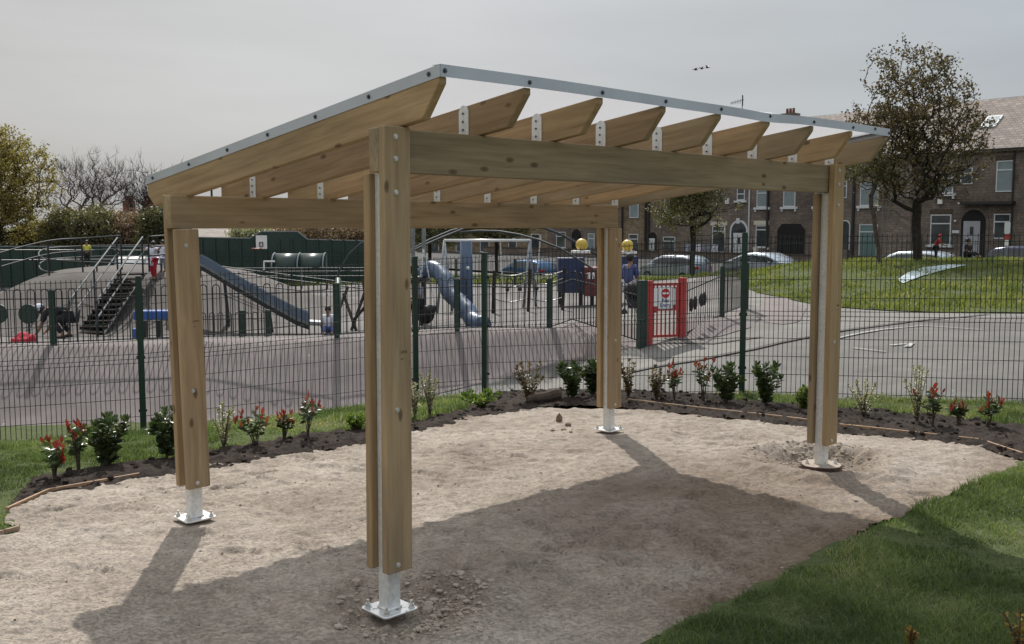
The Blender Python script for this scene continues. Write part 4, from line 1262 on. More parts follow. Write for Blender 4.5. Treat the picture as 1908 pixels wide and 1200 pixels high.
# blue table-like play panel by the left post
bt = empty('play_counter', tuple(G(290, 632, 25.2)), R(5), 'blue play counter on dark legs beside the stairs behind the left post', 'play counter')
b = MB(); b.box((-.48, -.2, .48), (.72, .25, .70)); b.build('top_panel', M['blue'], bt, bevel=.02)
b = MB(); b.box((-.55, -.1, -.02), (-.38, .1, .25)); b.build('side_step', M['blue'], bt, bevel=.02)
for x in (-.3, .05, .5):
    b = MB(); b.box((x, -.1, -.05), (x + .1, .1, .44)); b.build('leg', M['black_metal'], bt)
for px, lab in ((55, 'dark round disc on a short post left of the crouching adult'), (-2, 'dark round disc on a post cut off by the left edge of the photo')):
    t = empty('play_disc', tuple(G(px, 628, 25.2)), 0, lab, 'play disc', 'dark play discs on posts')
    b = MB(); b.tube([(0, 0, -.1), (0, 0, .5)], .03, 6); b.build('post', M['black_metal'], t)
    b = MB(); b.tube([(0, -.03, .62), (0, .03, .62)], .25, 18); b.build('disc', M['dark_green'], t, bevel=.01)
# red coat heap
b = MB()
c0 = at(44, 634, 18.9); hz = H1(c0[0], c0[1])
nx_, ny_ = 22, 14; vs = []
for j in range(ny_ + 1):
    for i in range(nx_ + 1):
        x = (i / nx_ - .5) * .62; y = (j / ny_ - .5) * .42
        e = max(0, 1 - (x / .31) ** 2 - (y / .21) ** 2)
        z = .17 * math.sqrt(e) * (1 + .9 * float(vn(np.array([x * 9]), np.array([y * 9]), 4)[0])) + .05 * abs(float(vn(np.array([x * 22]), np.array([y * 22]), 8)[0]))
        vs.append((c0[0] + x * (.7 + .3 * math.sqrt(e)), c0[1] + y * (.7 + .3 * math.sqrt(e)), hz + z + .01))
b.add(vs, [(j * (nx_ + 1) + i, j * (nx_ + 1) + i + 1, (j + 1) * (nx_ + 1) + i + 1, (j + 1) * (nx_ + 1) + i) for j in range(ny_) for i in range(nx_)])
o = b.build('coat', M['cl_red'], None, True, fixn=False)
tag(o, 'crumpled red coat lying on the mound crest by the crouching adult', 'coat')
# twin poles, spiral tube slide, big blue post
tp = empty('twin_pole_frame', tuple(G(781, 600, 26)), 0, 'pair of tall round grey timber poles with black collars carrying a swing basket', 'play frame')
for x in (-.14, .14):
    b = MB(); b.tube([(x, 0, -.1), (x, 0, 3.0)], .055, 8); p_ = b.build('pole', M['pole_wood'], tp, True)
    b = MB(); b.tube([(x, 0, 1.30 + 0), (x, 0, 1.50)], .11, 12); b.build('collar', M['rubber'], p_, bevel=.02)
ss = empty('tube_slide', (0, 0, 0), 0, 'blue curved tube slide winding down beside the big blue post', 'slide')
pp = [A(788, 513, 25.4), A(800, 501, 25.2), A(815, 505, 25), A(829, 522, 24.7), A(838, 546, 24.4), A(856, 563, 24.1), A(872, 580, 23.8), A(882, 598, 23.5), A(905, 606, 23.0)]
sm = []
for i in range(len(pp) - 1):
    p0 = pp[max(i - 1, 0)]; p1 = pp[i]; p2 = pp[i + 1]; p3 = pp[min(i + 2, len(pp) - 1)]
    for k in range(5):
        t = k / 5; sm.append(.5 * ((2 * p1) + (p2 - p0) * t + (2 * p0 - 5 * p1 + 4 * p2 - p3) * t * t + (3 * p1 - p0 - 3 * p2 + p3) * t ** 3))
b = MB(); b.tube(sm, [.20 + .012 * (i % 5 == 0) for i in range(len(sm))], 16, True); b.build('tube', M['blue_slide'], ss, True)
b = MB(); b.tube([A(786, 516, 25.3), A(786, 610, 25.3)], .05, 6); b.build('support', M['black_metal'], ss)
b = MB(); b.box((-.5, -.4, 0), (.1, .4, .08), Matrix.Translation(A(788, 522, 25.5))); b.build('platform', M['black_metal'], ss)
bp = empty('climbing_post', tuple(G(869, 590, 26.5)), 0, 'thick blue painted climbing post standing behind the tube slide', 'climbing post')
Hh_ = A(869, 449, 26.5).z - bp.location.z
b = MB(); b.tube([(0, 0, -.1), (0, 0, Hh_ * .5), (0, 0, Hh_)], [.19, .17, .155], 14); b.build('shaft', M['blue_slide'], bp, True)
for z, a in ((.6, .3), (1.0, 2.6), (1.3, 5), (1.6, 1.2)):
    b = MB(); b.sphere((.17 * math.cos(a), .17 * math.sin(a), z), .05, 6, 4); b.build('hold', M['white_paint'], bp)
# swing frame bar and chains
sf = empty('swing_frame', (0, 0, 0), 0, 'tall swing frame with a pale top bar and hanging chains', 'swing')
bar = [A(827, 448, 30), A(988, 448, 30)]
b = MB(); b.tube(bar, .045, 8); b.build('top_bar', M['galv'], sf, True)
for px in (828, 987):
    for dx in (-.5, .5):
        p = A(px, 448, 30); b = MB(); b.tube([p, Vector((p.x + dx * .4, p.y + dx, H1(p.x, p.y) - .1))], .04, 7); b.build('frame_leg', M['steel'], sf, True)
def chain(parent, p, q, nm='chain'):
    b = MB(); n = int((q - p).length / .06)
    for k in range(n):
        a = p.lerp(q, k / n); c = p.lerp(q, (k + 1.15) / n)
        s = Vector((.012, 0, 0)) if k % 2 else Vector((0, .012, 0))
        b.tube([a + s, c + s], .009, 4, False); b.tube([a - s, c - s], .009, 4, False)
    b.build(nm, M['galv'], parent)
chain(sf, A(829, 450, 29.8), A(836, 570, 29.6)); chain(sf, A(932, 449, 29.8), A(940, 590, 29.6)); chain(sf, A(1008, 437, 29.4), A(992, 596, 29.2))
# climbing dome: large arched tubes
dm = empty('climbing_dome', (0, 0, 0), 0, 'large climbing dome of arched steel tubes rising over the playground', 'climbing dome')
for arc, rr in (([(858, 433, 30), (892, 430, 30), (930, 431, 30), (967, 437, 29.6), (1004, 447, 29.2), (1045, 463, 28.8), (1072, 480, 28.5), (1112, 506, 28), (1150, 545, 27.6), (1165, 590, 27.4)], .032),
                ([(985, 420, 31), (1015, 425, 31), (1043, 436, 31), (1069, 450, 31), (1108, 472, 31), (1150, 510, 31), (1170, 545, 31)], .04),
                ([(900, 415, 28), (865, 426, 28), (827, 441, 27.6), (799, 453, 27.2), (760, 472, 26.8), (720, 505, 26.5), (690, 560, 26)], .03),
                ([(880, 420, 29), (840, 430, 28.6), (800, 447, 28.2), (765, 466, 27.8), (740, 490, 27.5)], .03),
                ([(760, 425, 27), (700, 438, 27), (671, 455, 27), (650, 474, 27), (639, 494, 27), (631, 506, 27), (625, 540, 27), (622, 600, 27)], .028)):
    b = MB(); b.tube([A(*p) for p in arc], rr, 7); b.build('arch', M['rail_dark'], dm, True)
for (a, c) in (((688, 520, 26.8), (655, 615, 26)), ((676, 520, 26.8), (690, 615, 26)), ((648, 535, 26.6), (612, 628, 25)), ((656, 600, 26), (690, 560, 26)), ((640, 548, 26.8), (668, 628, 25.6))):
    b = MB(); b.tube([A(*a), A(*c)], .04, 6); b.build('strut', M['bark_dark'], dm)
b = MB(); b.tube([A(630, 520, 25.5), A(630, 632, 24.5)], .08, 8); b.build('mast', M['dark_green'], dm, True)
rf = empty('rope_frame', (0, 0, 0), 0, 'dark low rope frame with knotted ropes between the blue post and the navy tower', 'play frame')
for px in (918, 984, 1048):
    p = G(px, 600, 27.0); b = MB(); b.tube([p - Vector((0, 0, .1)), p + Vector((.05, 0, 1.15))], .045, 7); b.build('post', M['bark_dark'], rf)
for z0, z1 in ((1.1, 1.05), (.75, .85), (.4, .35)):
    b = MB(); p, q = G(918, 600, 27.0), G(1048, 600, 27.0); b.tube([p.lerp(q, t) + Vector((0, 0, z0 + (z1 - z0) * t - .10 * math.sin(math.pi * ((t * 2) % 1)))) for t in np.linspace(0, 1, 13)], .014, 5); b.build('rope', M['black_metal'], rf)
for t in (.2, .38, .62, .8):
    p, q = G(918, 600, 27.0), G(1048, 600, 27.0); c = p.lerp(q, t); b = MB(); b.tube([c + Vector((0, 0, .3)), c + Vector((.04, 0, 1.0))], .012, 5); b.sphere(tuple(c + Vector((.02, 0, .62))), .055, 8, 6); b.build('knotted_rope', M['rubber'], rf)
lp = empty('street_lamp', tuple(A(396, 425, 75) - Vector((0, 0, 2.5))), 0, 'slim dark street lamp column seen in the gap under the roof corner', 'street lamp')
b = MB(); b.tube([(0, 0, 0), (0, 0, 6.6)], [.11, .07], 7); b.build('column', M['black_metal'], lp)
b = MB(); b.tube([(0, 0, 6.6), (0, 0, 6.75), (.7, 0, 6.8)], .05, 6); b.box((.5, -.1, 6.74), (1.0, .1, 6.86)); b.build('lamp_head', M['black_metal'], lp)
# navy tower with yellow balls
tw = empty('climbing_tower', (0, 0, 0), 0, 'navy and maroon play tower topped by two mustard yellow balls', 'play tower')
def abox(name, px0, py0, px1, py1, d, depth, mt, par, bv=.01):
    p = A(px0, py1, d); q = A(px1, py0, d)
    b = MB(); b.box((p.x, d, p.z), (q.x, d + depth, q.z)); return b.build(name, mt, par, bevel=bv)
abox('tower_panel', 1040, 481, 1089, 546, 29, .8, M['navy'], tw)
abox('tower_panel', 1089, 499, 1118, 552, 28.6, 1.0, M['maroon'], tw)
abox('tower_panel', 1118, 478, 1189, 520, 29.3, .8, M['navy'], tw)
for a, c in ((1094, 1100), (1103, 1108)): abox('warning_stripe', a, 508, c, 520, 28.55, .03, M['white_paint'], tw)
abox('cap', 1066, 467, 1100, 472, 29, .5, M['white_paint'], tw); abox('cap', 1155, 468, 1187, 473, 29.2, .5, M['white_paint'], tw)
for px, py, d in ((1085, 456, 29), (1171, 458, 29.2)):
    b = MB(); b.sphere(tuple(A(px, py, d) + Vector((0, .25, 0))), .175, 20, 12); b.build('ball', M['yellow'], tw, True)
for px, yy in ((1044, 595), (1084, 598), (1104, 600), (1150, 590), (1186, 560)):
    b = MB(); p = A(px, 530, 29.2); b.tube([p + Vector((0, .2, 0)), Vector((p.x, 29.4, H1(p.x, 29.4) - .1))], .05, 6); l = b.build('leg', M['black_metal'], tw)
for px, py in ((1043, 572), (1085, 573)):
    b = MB(); b.sphere(tuple(A(px, py, 28.8)), .06, 8, 6); b.build('rope_knob', M['rubber'], tw)
# ball-court wall, backboard, barrel shelters, rails
cw = empty('ball_court_wall', (0, 0, 0), 0, 'long dark green ball court wall with a raised middle section', 'court wall')
top = [(-90, 459), (318, 459), (324, 441), (465, 444), (487, 431.5), (555, 431.5), (573, 446), (655, 448), (720, 450)]
d = 46
poly = [(A(a, c, d).x, A(a, c, d).z) for a, c in top] + [(A(720, 530, d).x, -1.2), (A(-90, 530, d).x, -1.2)]
b = MB(); b.prism(poly[::-1], 'y', d, d + .08); b.build('panel', M['dark_green'], cw)
for p, q in zip(top[:-1], top[1:]):
    b = MB(); b.tube([A(p[0], p[1], d), A(q[0], q[1], d)], .03, 4); b.build('top_rail', M['steel'], cw)
for y_ in (468, 476, 484): 
    b = MB(); b.tube([A(332, y_ , d - .05), A(718, y_ + 1, d - .05)], .012, 4); b.build('rail', M['rail_dark'], cw)
for px in range(-80, 720, 24):
    b = MB(); b.box((-.04, -.06, -1.2), (.04, 0, A(px, 446 if px > 330 else 461, d).z), Matrix.Translation((A(px, 446, d).x, d, 0))); b.build('wall_post', M['dark_green'], cw)
bb = empty('basketball_backboard', (0, 0, 0), 0, 'white basketball backboard with red hoop against the green court wall', 'basketball hoop')
abox('board', 477, 439, 497, 464, 44.5, .05, M['white_paint'], bb)
for a in ((483, 451, 484, 459.5), (489, 451, 490, 459.5), (483, 451, 490, 452), (483, 458.6, 490, 459.5)): abox('target_line', *a, 44.46, .03, M['black_paint'], bb, 0)
b = MB(); c = A(478, 463, 44.1); b.tube([c + Vector((.2 * math.cos(a), .2 * math.sin(a), 0)) for a in np.linspace(0, 6.283, 17)], .02, 5, False); b.build('hoop', M['red_paint'], bb)
b = MB(); b.box((-.05, 0, -2.0), (.05, .1, .3), Matrix.Translation(A(487, 450, 44.6))); b.build('pole', M['dark_green'], bb)
def barrel(px0, px1, ytop, d, mt, label, r=.55):
    p, q = A(px0, ytop, d), A(px1, ytop, d)
    e = empty('barrel_shelter', (p.x, d, p.z - r), 0, label, 'shelter', 'barrel-roofed shelters')
    L = q.x - p.x
    for k in range(2):
        b = MB(); x0, x1 = L * k / 2 + .01, L * (k + 1) / 2 - .01
        arc = [(x, -r * math.cos(a) * 1.1, r * math.sin(a)) for x in (x0, x1) for a in np.linspace(0.05, math.pi * .62, 12)]
        arc2 = [(x, y * .96, z * .96) for x, y, z in arc]
        fs = [(i, i + 1, 13 + i, 12 + i) for i in range(11)] + [(24 + i, 36 + i, 37 + i, 25 + i) for i in range(11)] + [(i, 24 + i, 25 + i, i + 1) for i in range(11)] + [(12 + i, 13 + i, 37 + i, 36 + i) for i in range(11)]
        b.add(arc + arc2, fs); b.build('barrel_panel', mt, e, True)
    for x in (0, L / 2, L):
        b = MB(); b.tube([(x, -r * math.cos(a) * 1.13, r * 1.03 * math.sin(a)) for a in np.linspace(0.0, math.pi * .65, 12)], .03, 5); b.build('hoop_frame', M['steel'], e)
        b = MB(); b.tube([(x, .2, r * .9), (x, .2, -1.6)], .04, 5); b.build('leg', M['steel'], e)
barrel(512, 606, 472, 42, M['green_post'], 'dark green barrel-shaped shelter in front of the court wall')
barrel(222, 330, 478, 44, M['white_paint'], 'white barrel-shaped shelter seen behind the girl on the hill', .5)
rr_ = empty('ramp_railing', (0, 0, 0), 0, 'several long parallel rails stepping across the back of the playground', 'railing')
for (a, c, d2) in (((380, 500), (700, 499), 39), ((380, 506.5), (700, 505), 38.6), ((385, 515), (700, 514), 38.2), ((415, 497), (700, 533), 31), ((430, 508), (700, 541), 31), ((470, 532), (560, 541), 30)):
    b = MB(); b.tube([A(a[0], a[1], d2), A(c[0], c[1], d2)], .02, 5); b.build('rail', M['rail_dark'], rr_)
for px in (400, 470, 540, 610, 680):
    b = MB(); b.tube([A(px, 499, 39), A(px, 540, 39)], .03, 5); b.build('rail_post', M['black_metal'], rr_)
gf = empty('goal_frame', (0, 0, 0), 0, 'small white goal frame beside the green barrel shelter', 'goal')
b = MB(); b.tube([A(492, 503, 40.5), A(492, 487, 40.5), A(512, 487, 40.5)], .04, 5); b.build('frame', M['white_paint'], gf)

# ------------------------------------------------------------------ people
def skin_mesh(name, joints, edges, mt, parent, sub=1):
    ks = list(joints)
    me = bpy.data.meshes.new(name)
    me.from_pydata([joints[k][:3] for k in ks], [(ks.index(a), ks.index(b)) for a, b in edges], [])
    o = bpy.data.objects.new(name, me); COL.objects.link(o)
    sm_ = o.modifiers.new('skin', 'SKIN'); sm_.use_smooth_shade = True
    for i, k in enumerate(ks):
        r = joints[k][3]
        me.skin_vertices[0].data[i].radius = (r, r) if not hasattr(r, '__len__') else r
    me.skin_vertices[0].data[0].use_root = True
    s_ = o.modifiers.new('sub', 'SUBSURF'); s_.levels = sub; s_.render_levels = sub
    me.materials.append(mt)
    dg = bpy.context.evaluated_depsgraph_get()
    m2 = bpy.data.meshes.new_from_object(o.evaluated_get(dg))
    bpy.data.objects.remove(o); bpy.data.meshes.remove(me)
    o = bpy.data.objects.new(name, m2); COL.objects.link(o); m2.shade_smooth()
    if not m2.materials: m2.materials.append(mt)
    o.parent = parent
    return o
STAND = dict(pelvis=(0, 0, .52, .075), spine=(0, 0, .62, .068), chest=(0, 0, .73, .08), neck=(0, 0, .83, .032), jaw=(0, .012, .87, .042), head=(0, 0, .93, .058), crown=(0, -.005, .975, .04),
             shl=(-.10, 0, .79, .036), ell=(-.135, -.01, .64, .026), wrl=(-.14, .02, .51, .018), hal=(-.14, .035, .46, .018),
             shr=(.10, 0, .79, .036), elr=(.135, -.01, .64, .026), wrr=(.14, .02, .51, .018), har=(.14, .035, .46, .018),
             hil=(-.05, 0, .50, .062), knl=(-.055, .01, .28, .040), anl=(-.055, -.01, .05, .026), tol=(-.06, .075, .018, .02),
             hir=(.05, 0, .50, .062), knr=(.055, .01, .28, .040), anr=(.055, -.01, .05, .026), tor=(.06, .075, .018, .02))
EDG = [('pelvis', 'spine'), ('spine', 'chest'), ('chest', 'neck'), ('neck', 'jaw'), ('jaw', 'head'), ('head', 'crown')] + \
      [e for s in 'lr' for e in (('chest', 'sh' + s), ('sh' + s, 'el' + s), ('el' + s, 'wr' + s), ('wr' + s, 'ha' + s), ('pelvis', 'hi' + s), ('hi' + s, 'kn' + s), ('kn' + s, 'an' + s), ('an' + s, 'to' + s))]
def person(label, loc, h, rz, pose, top, bottom, hair, skin='skin', tunic=0.0, hat=None, group=None, legs=True):
    J = {k: list(v) for k, v in STAND.items()}
    for k, v in pose.items(): J[k][:3] = v
    J = {k: (v[0] * h, v[1] * h, v[2] * h, v[3] * h) for k, v in J.items()}
    e = empty('person', loc, rz, label, 'person', group)
    body = skin_mesh('body', J, EDG, M[skin], e, 1)
    # fingers and nose
    b = MB()
    for s in 'lr':
        w_, ha = Vector(J['wr' + s][:3]), Vector(J['ha' + s][:3]); dr = (ha - w_).normalized(); sd_ = dr.orthogonal().normalized()
        for k in range(4): b.tube([ha + sd_ * (k - 1.5) * .008 * h, ha + sd_ * (k - 1.5) * .009 * h + dr * (.03 + .006 * (k in (1, 2))) * h], [.0055 * h, .0035 * h], 5)
        b.tube([w_ + dr * .012 * h + sd_ * .014 * h, w_ + dr * .03 * h + sd_ * .028 * h], [.006 * h, .004 * h], 5)
    b.build('fingers', M[skin], e, True)
    hd = Vector(J['head'][:3]); cr = Vector(J['crown'][:3]); jw = Vector(J['jaw'][:3])
    up = (cr - jw).normalized(); 
    fwd = (jw - Vector(J['neck'][:3])); fwd = fwd - up * fwd.dot(up)
    if fwd.length < 1e-4: fwd = Vector((0, 1, 0))
    fwd.normalize()
    c = hd + up * .012 * h - fwd * .012 * h
    b = MB(); Mr = Matrix.Translation(c) @ up.to_track_quat('Z', 'Y').to_matrix().to_4x4()
    b.sphere((0, 0, 0), .066 * h, 14, 9, (1.0, 1.0, 1.02), Mr); b.build('hair', M[hair], e, True)
    b = MB(); b.sphere(tuple(jw + up * .032 * h + fwd * .050 * h), .012 * h, 6, 4); b.build('nose', M[skin], e, True)
    if hat:
        b = MB(); b.sphere(tuple(hd + up * .02 * h), .074 * h, 14, 8, (1, 1, .9)); b.build('cap', M[hat], e, True)
    # clothes
    T = {k: (*J[k][:3], J[k][3] * 1.22 + .006 * h) for k in ('pelvis', 'spine', 'chest', 'shl', 'ell', 'shr', 'elr')}
    ed = [('pelvis', 'spine'), ('spine', 'chest'), ('chest', 'shl'), ('shl', 'ell'), ('chest', 'shr'), ('shr', 'elr')]
    if tunic:
        p = J['pelvis']; hl, hr2 = J['knl'], J['knr']
        mid = [(hl[i] + hr2[i]) / 2 for i in range(3)]
        T['hem'] = tuple(p[i] + (mid[i] - p[i]) * tunic for i in range(3)) + (.105 * h,)
        ed = [('pelvis', 'hem')] + ed
    skin_mesh('top', T, ed, M[top], e, 1)
    B = {k: (*J[k][:3], J[k][3] * 1.16 + .004 * h) for k in ('pelvis', 'hil', 'knl', 'anl', 'hir', 'knr', 'anr')}
    B['anl'] = tuple(Vector(J['anl'][:3]) + (Vector(J['knl'][:3]) - Vector(J['anl'][:3])) * .12) + (.034 * h,)
    B['anr'] = tuple(Vector(J['anr'][:3]) + (Vector(J['knr'][:3]) - Vector(J['anr'][:3])) * .12) + (.034 * h,)
    skin_mesh('trousers', B, [('pelvis', 'hil'), ('hil', 'knl'), ('knl', 'anl'), ('pelvis', 'hir'), ('hir', 'knr'), ('knr', 'anr')], M[bottom], e, 1)
    for s in 'lr':
        a, t_ = Vector(J['an' + s][:3]), Vector(J['to' + s][:3])
        b = MB(); b.tube([a - Vector((0, 0, .028 * h)) - (t_ - a) * .25, a * .5 + t_ * .5 - Vector((0, 0, .01 * h)), t_ + (t_ - a) * .15], [.024 * h, .024 * h, .018 * h], 8); b.build('shoe', M['cl_black'], e, True)
    return e
gl = G(286, 500, 30.2)
person('girl in a long white tunic and red trousers with arms spread between the rails', tuple(gl), 1.16, R(150), {
    'shl': (-.11, 0, .80), 'ell': (-.24, .02, .79), 'wrl': (-.33, .05, .83), 'hal': (-.36, .06, .84), 'shr': (.11, 0, .80), 'elr': (.24, .03, .80), 'wrr': (.34, .05, .80), 'har': (.37, .06, .80),
    'anr': (.09, -.06, .06), 'tor': (.10, .01, .02)}, 'cl_white', 'cl_red', 'hair', tunic=.75)
person('small child in pale pink behind the rail post beside the girl', tuple(G(304, 500, 31.2)), .98, R(170), {'elr': (.18, .08, .70), 'wrr': (.2, .16, .78), 'har': (.2, .19, .80)}, 'cl_white', 'cl_grey', 'hair', tunic=.4)
person('child in a bright yellow top standing behind the hill', tuple(A(163, 498, 35.5)), .95, R(200), {}, 'cl_yellow', 'cl_black', 'hair')
cr_ = G(130, 632, 25.4)
person('adult in black bending down beside the stairs wearing a white cap', tuple(cr_), 1.9, R(90), {
    'pelvis': (0, -.02, .33), 'spine': (0, .10, .37), 'chest': (0, .22, .38), 'neck': (0, .31, .37), 'jaw': (0, .36, .345), 'head': (0, .385, .385), 'crown': (0, .39, .43),
    'shl': (-.11, .26, .37), 'ell': (-.12, .30, .22), 'wrl': (-.10, .37, .11), 'hal': (-.09, .40, .08), 'shr': (.11, .26, .37), 'elr': (.12, .28, .22), 'wrr': (.11, .34, .10), 'har': (.10, .37, .07),
    'hil': (-.07, -.02, .30), 'knl': (-.10, .17, .24), 'anl': (-.09, .04, .05), 'tol': (-.09, .12, .02), 'hir': (.07, -.02, .30), 'knr': (.10, .16, .24), 'anr': (.09, .03, .05), 'tor': (.09, .11, .02)},
    'cl_black', 'cl_black', 'hair', hat='cl_white')
SIT = {'pelvis': (0, 0, .12), 'spine': (0, 0, .22), 'chest': (0, .01, .33), 'neck': (0, .02, .43), 'jaw': (0, .035, .47), 'head': (0, .02, .53), 'crown': (0, .015, .575),
       'shl': (-.10, .01, .39), 'ell': (-.13, .04, .25), 'wrl': (-.08, .15, .17), 'hal': (-.07, .19, .16), 'shr': (.10, .01, .39), 'elr': (.13, .04, .25), 'wrr': (.08, .15, .17), 'har': (.07, .19, .16),
       'hil': (-.05, .02, .11), 'knl': (-.09, .22, .17), 'anl': (-.07, .36, .05), 'tol': (-.07, .42, .06), 'hir': (.05, .02, .11), 'knr': (.09, .22, .17), 'anr': (.07, .36, .05), 'tor': (.07, .42, .06)}
person('child with brown hair in a pale top sitting at the foot of the long slide', tuple(G(612, 632, 24.9)), 1.2, R(190), SIT, 'cl_white', 'cl_blue', 'hair')
CH = {k: (v[0], v[1], v[2] + .28 * (k not in ('anl', 'anr', 'tol', 'tor', 'knl', 'knr'))) for k, v in SIT.items()}
CH.update({'knl': (-.07, .22, .36), 'knr': (.07, .22, .36), 'anl': (-.06, .24, .08), 'anr': (.06, .24, .08), 'tol': (-.06, .31, .04), 'tor': (.06, .31, .04)})
person('seated adult in blue and white clothes just left of the red gate', tuple(G(1172, 600, 24.0, .1)), 1.55, R(-40), CH, 'cl_blue', 'cl_white', 'hair')
person('child in a grey top on the basket swing by the twin poles', tuple(G(781, 600, 23.8, .12)), 1.3, R(120), CH, 'cl_grey', 'cl_black', 'hair')
# pushchair
pc = empty('pushchair', tuple(G(1190, 600, 22.5)), R(25), 'dark pushchair with small wheels standing next to the seated adult', 'pushchair')
b = MB(); b.prism([(-.3, .25), (.1, .22), (.38, .62), (.30, .66), (.02, .36), (-.26, .36)], 'x', -.2, .2); b.build('seat', M['cl_black'], pc, bevel=.01)
b = MB(); b.sphere((0, .2, .62), .26, 12, 8, (.8, 1, .8)); b.build('hood', M['cl_black'], pc, True)
for s in (-.19, .19):
    b = MB(); b.tube([(s, -.38, .1), (s, .1, .35), (s, .55, .92)], .014, 6); b.build('frame', M['steel'], pc)
    for y in (-.36, .3):
        b = MB(); b.tube([(s - .015, y, .1), (s + .015, y, .1)], .1, 14); b.build('wheel', M['rubber'], pc)
bs = empty('basket_swing', tuple(G(790, 600, 24.0)), 0, 'black basket swing hanging between the twin poles', 'swing')
b = MB(); b.tube([(.0, 0, .15), (.02, 0, .22), (.03, 0, .45), (.03, 0, .55)], [.12, .2, .27, .28], 12); b.build('basket', M['rubber'], bs, True)
for a in (0, 2.1, 4.2): chain(bs, Vector((.27 * math.cos(a), .27 * math.sin(a), .55)), Vector((0, 0, 1.9)))
# people on the bank
bz = G(1747, 489, 38.0, 0)
person('person in a red hooded top bending over on the grass bank by the big tree', tuple(G(1743, 489, 38.0, -.05)), 1.05, R(-120), {'chest': (0, .06, .72), 'neck': (0, .12, .80), 'jaw': (0, .15, .83), 'head': (0, .14, .90), 'crown': (0, .14, .945), 'shl': (-.1, .09, .77), 'ell': (-.13, .16, .64), 'wrl': (-.1, .26, .58), 'hal': (-.09, .3, .57), 'shr': (.1, .09, .77), 'elr': (.13, .16, .64), 'wrr': (.1, .26, .58), 'har': (.09, .3, .57)}, 'cl_red', 'cl_black', 'cl_red')
person('toddler in white crouching on the grass bank beside the red-topped person', tuple(G(1771, 489, 38.2)), .52, R(-90), SIT, 'cl_white', 'cl_black', 'hair')
person('person in black sitting on the grass bank in front of the pale house door', tuple(G(1802, 489, 37.2, .06)), 1.25, R(-150), SIT, 'cl_black', 'cl_black', 'hair')

# ------------------------------------------------------------------ houses
P0 = np.array([26.1, 54.0]); EX = np.array([.638, -.770]); NN = np.array([-.770, -.638])
def fac(px, py, off=0.0):
    """point on the facade plane -> (s along facade, z)"""
    r = ray(px, py); P = P0 + NN * off
    t = (P @ NN) / (r[:2] @ NN)
    q = r[:2] * t
    return float((q - P0) @ EX), CAM_H + r[2] * t
ANG = math.atan2(EX[1], EX[0])
def stone_wall(name, c1, c2, mortar):
    m, t, b = mat(name)
    tc = t.nodes.new("ShaderNodeTexCoord"); sx = t.nodes.new("ShaderNodeSeparateXYZ"); cx = t.nodes.new("ShaderNodeCombineXYZ")
    t.links.new(tc.outputs['Object'], sx.inputs[0]); t.links.new(sx.outputs[0], cx.inputs[0]); t.links.new(sx.outputs[2], cx.inputs[1])
    br = t.nodes.new("ShaderNodeTexBrick"); br.inputs['Scale'].default_value = 1.0
    br.inputs['Brick Width'].default_value = .42; br.inputs['Row Height'].default_value = .15; br.inputs['Mortar Size'].default_value = .010
    br.inputs['Color1'].default_value = (*c1, 1); br.inputs['Color2'].default_value = (*c2, 1); br.inputs['Mortar'].default_value = (*mortar, 1)
    t.links.new(cx.outputs[0], br.inputs['Vector'])
    n = noise(t, tc.outputs['Object'], .5, 5, .65)
    r = ramp(t, [(.3, (.5, .5, .5)), (.65, (1.25, 1.2, 1.15))]); t.links.new(n, r.inputs[0])
    n2 = noise(t, tc.outputs['Object'], 9, 4)
    r2 = ramp(t, [(.3, (.75, .75, .75)), (.7, (1.2, 1.2, 1.2))]); t.links.new(n2, r2.inputs[0])
    c = mixc(t, 1, mixc(t, 1, br.outputs[0], r.outputs[0], 'MULTIPLY'), r2.outputs[0], 'MULTIPLY')
    t.links.new(c, b.inputs['Base Color']); b.inputs['Roughness'].default_value = .9; b.inputs['Specular IOR Level'].default_value = .2
    bump(t, b, n2, .5, .02)
    return m
WM = [stone_wall('brown_gritstone', (.27, .225, .195), (.19, .16, .145), (.14, .125, .115)),
      stone_wall('dark_gritstone', (.225, .185, .16), (.16, .135, .118), (.12, .105, .095)),
      stone_wall('buff_gritstone', (.30, .24, .165), (.2, .16, .115), (.13, .11, .09))]
def slate():
    m, t, b = mat('stone_slate_roof')
    tc = t.nodes.new("ShaderNodeTexCoord"); sx = t.nodes.new("ShaderNodeSeparateXYZ"); cx = t.nodes.new("ShaderNodeCombineXYZ")
    t.links.new(tc.outputs['Object'], sx.inputs[0]); t.links.new(sx.outputs[0], cx.inputs[0]); t.links.new(sx.outputs[1], cx.inputs[1])
    br = t.nodes.new("ShaderNodeTexBrick"); br.inputs['Brick Width'].default_value = .38; br.inputs['Row Height'].default_value = .24; br.inputs['Mortar Size'].default_value = .02
    br.inputs['Scale'].default_value = 1.0; br.inputs['Color1'].default_value = (.27, .22, .19, 1); br.inputs['Color2'].default_value = (.17, .14, .125, 1); br.inputs['Mortar'].default_value = (.07, .06, .05, 1)
    t.links.new(cx.outputs[0], br.inputs['Vector'])
    n2 = noise(t, tc.outputs['Object'], 1.2, 5); r2 = ramp(t, [(.3, (.75, .75, .75)), (.7, (1.2, 1.2, 1.2))]); t.links.new(n2, r2.inputs[0])
    t.links.new(mixc(t, 1, br.outputs[0], r2.outputs[0], 'MULTIPLY'), b.inputs['Base Color']); b.inputs['Roughness'].default_value = .8
    bump(t, b, br.outputs['Fac'], -.6, .03)
    return m
M['slate'] = slate()
def glass():
    m, t, b = mat('window_glass')
    n = noise(t, coord(t), .8, 3); r = ramp(t, [(.35, (.02, .025, .03)), (.65, (.07, .085, .095))]); t.links.new(n, r.inputs[0]); t.links.new(r.outputs[0], b.inputs['Base Color'])
    b.inputs['Roughness'].default_value = .06; b.inputs['Specular IOR Level'].default_value = .8
    return m
M['glass'] = glass()
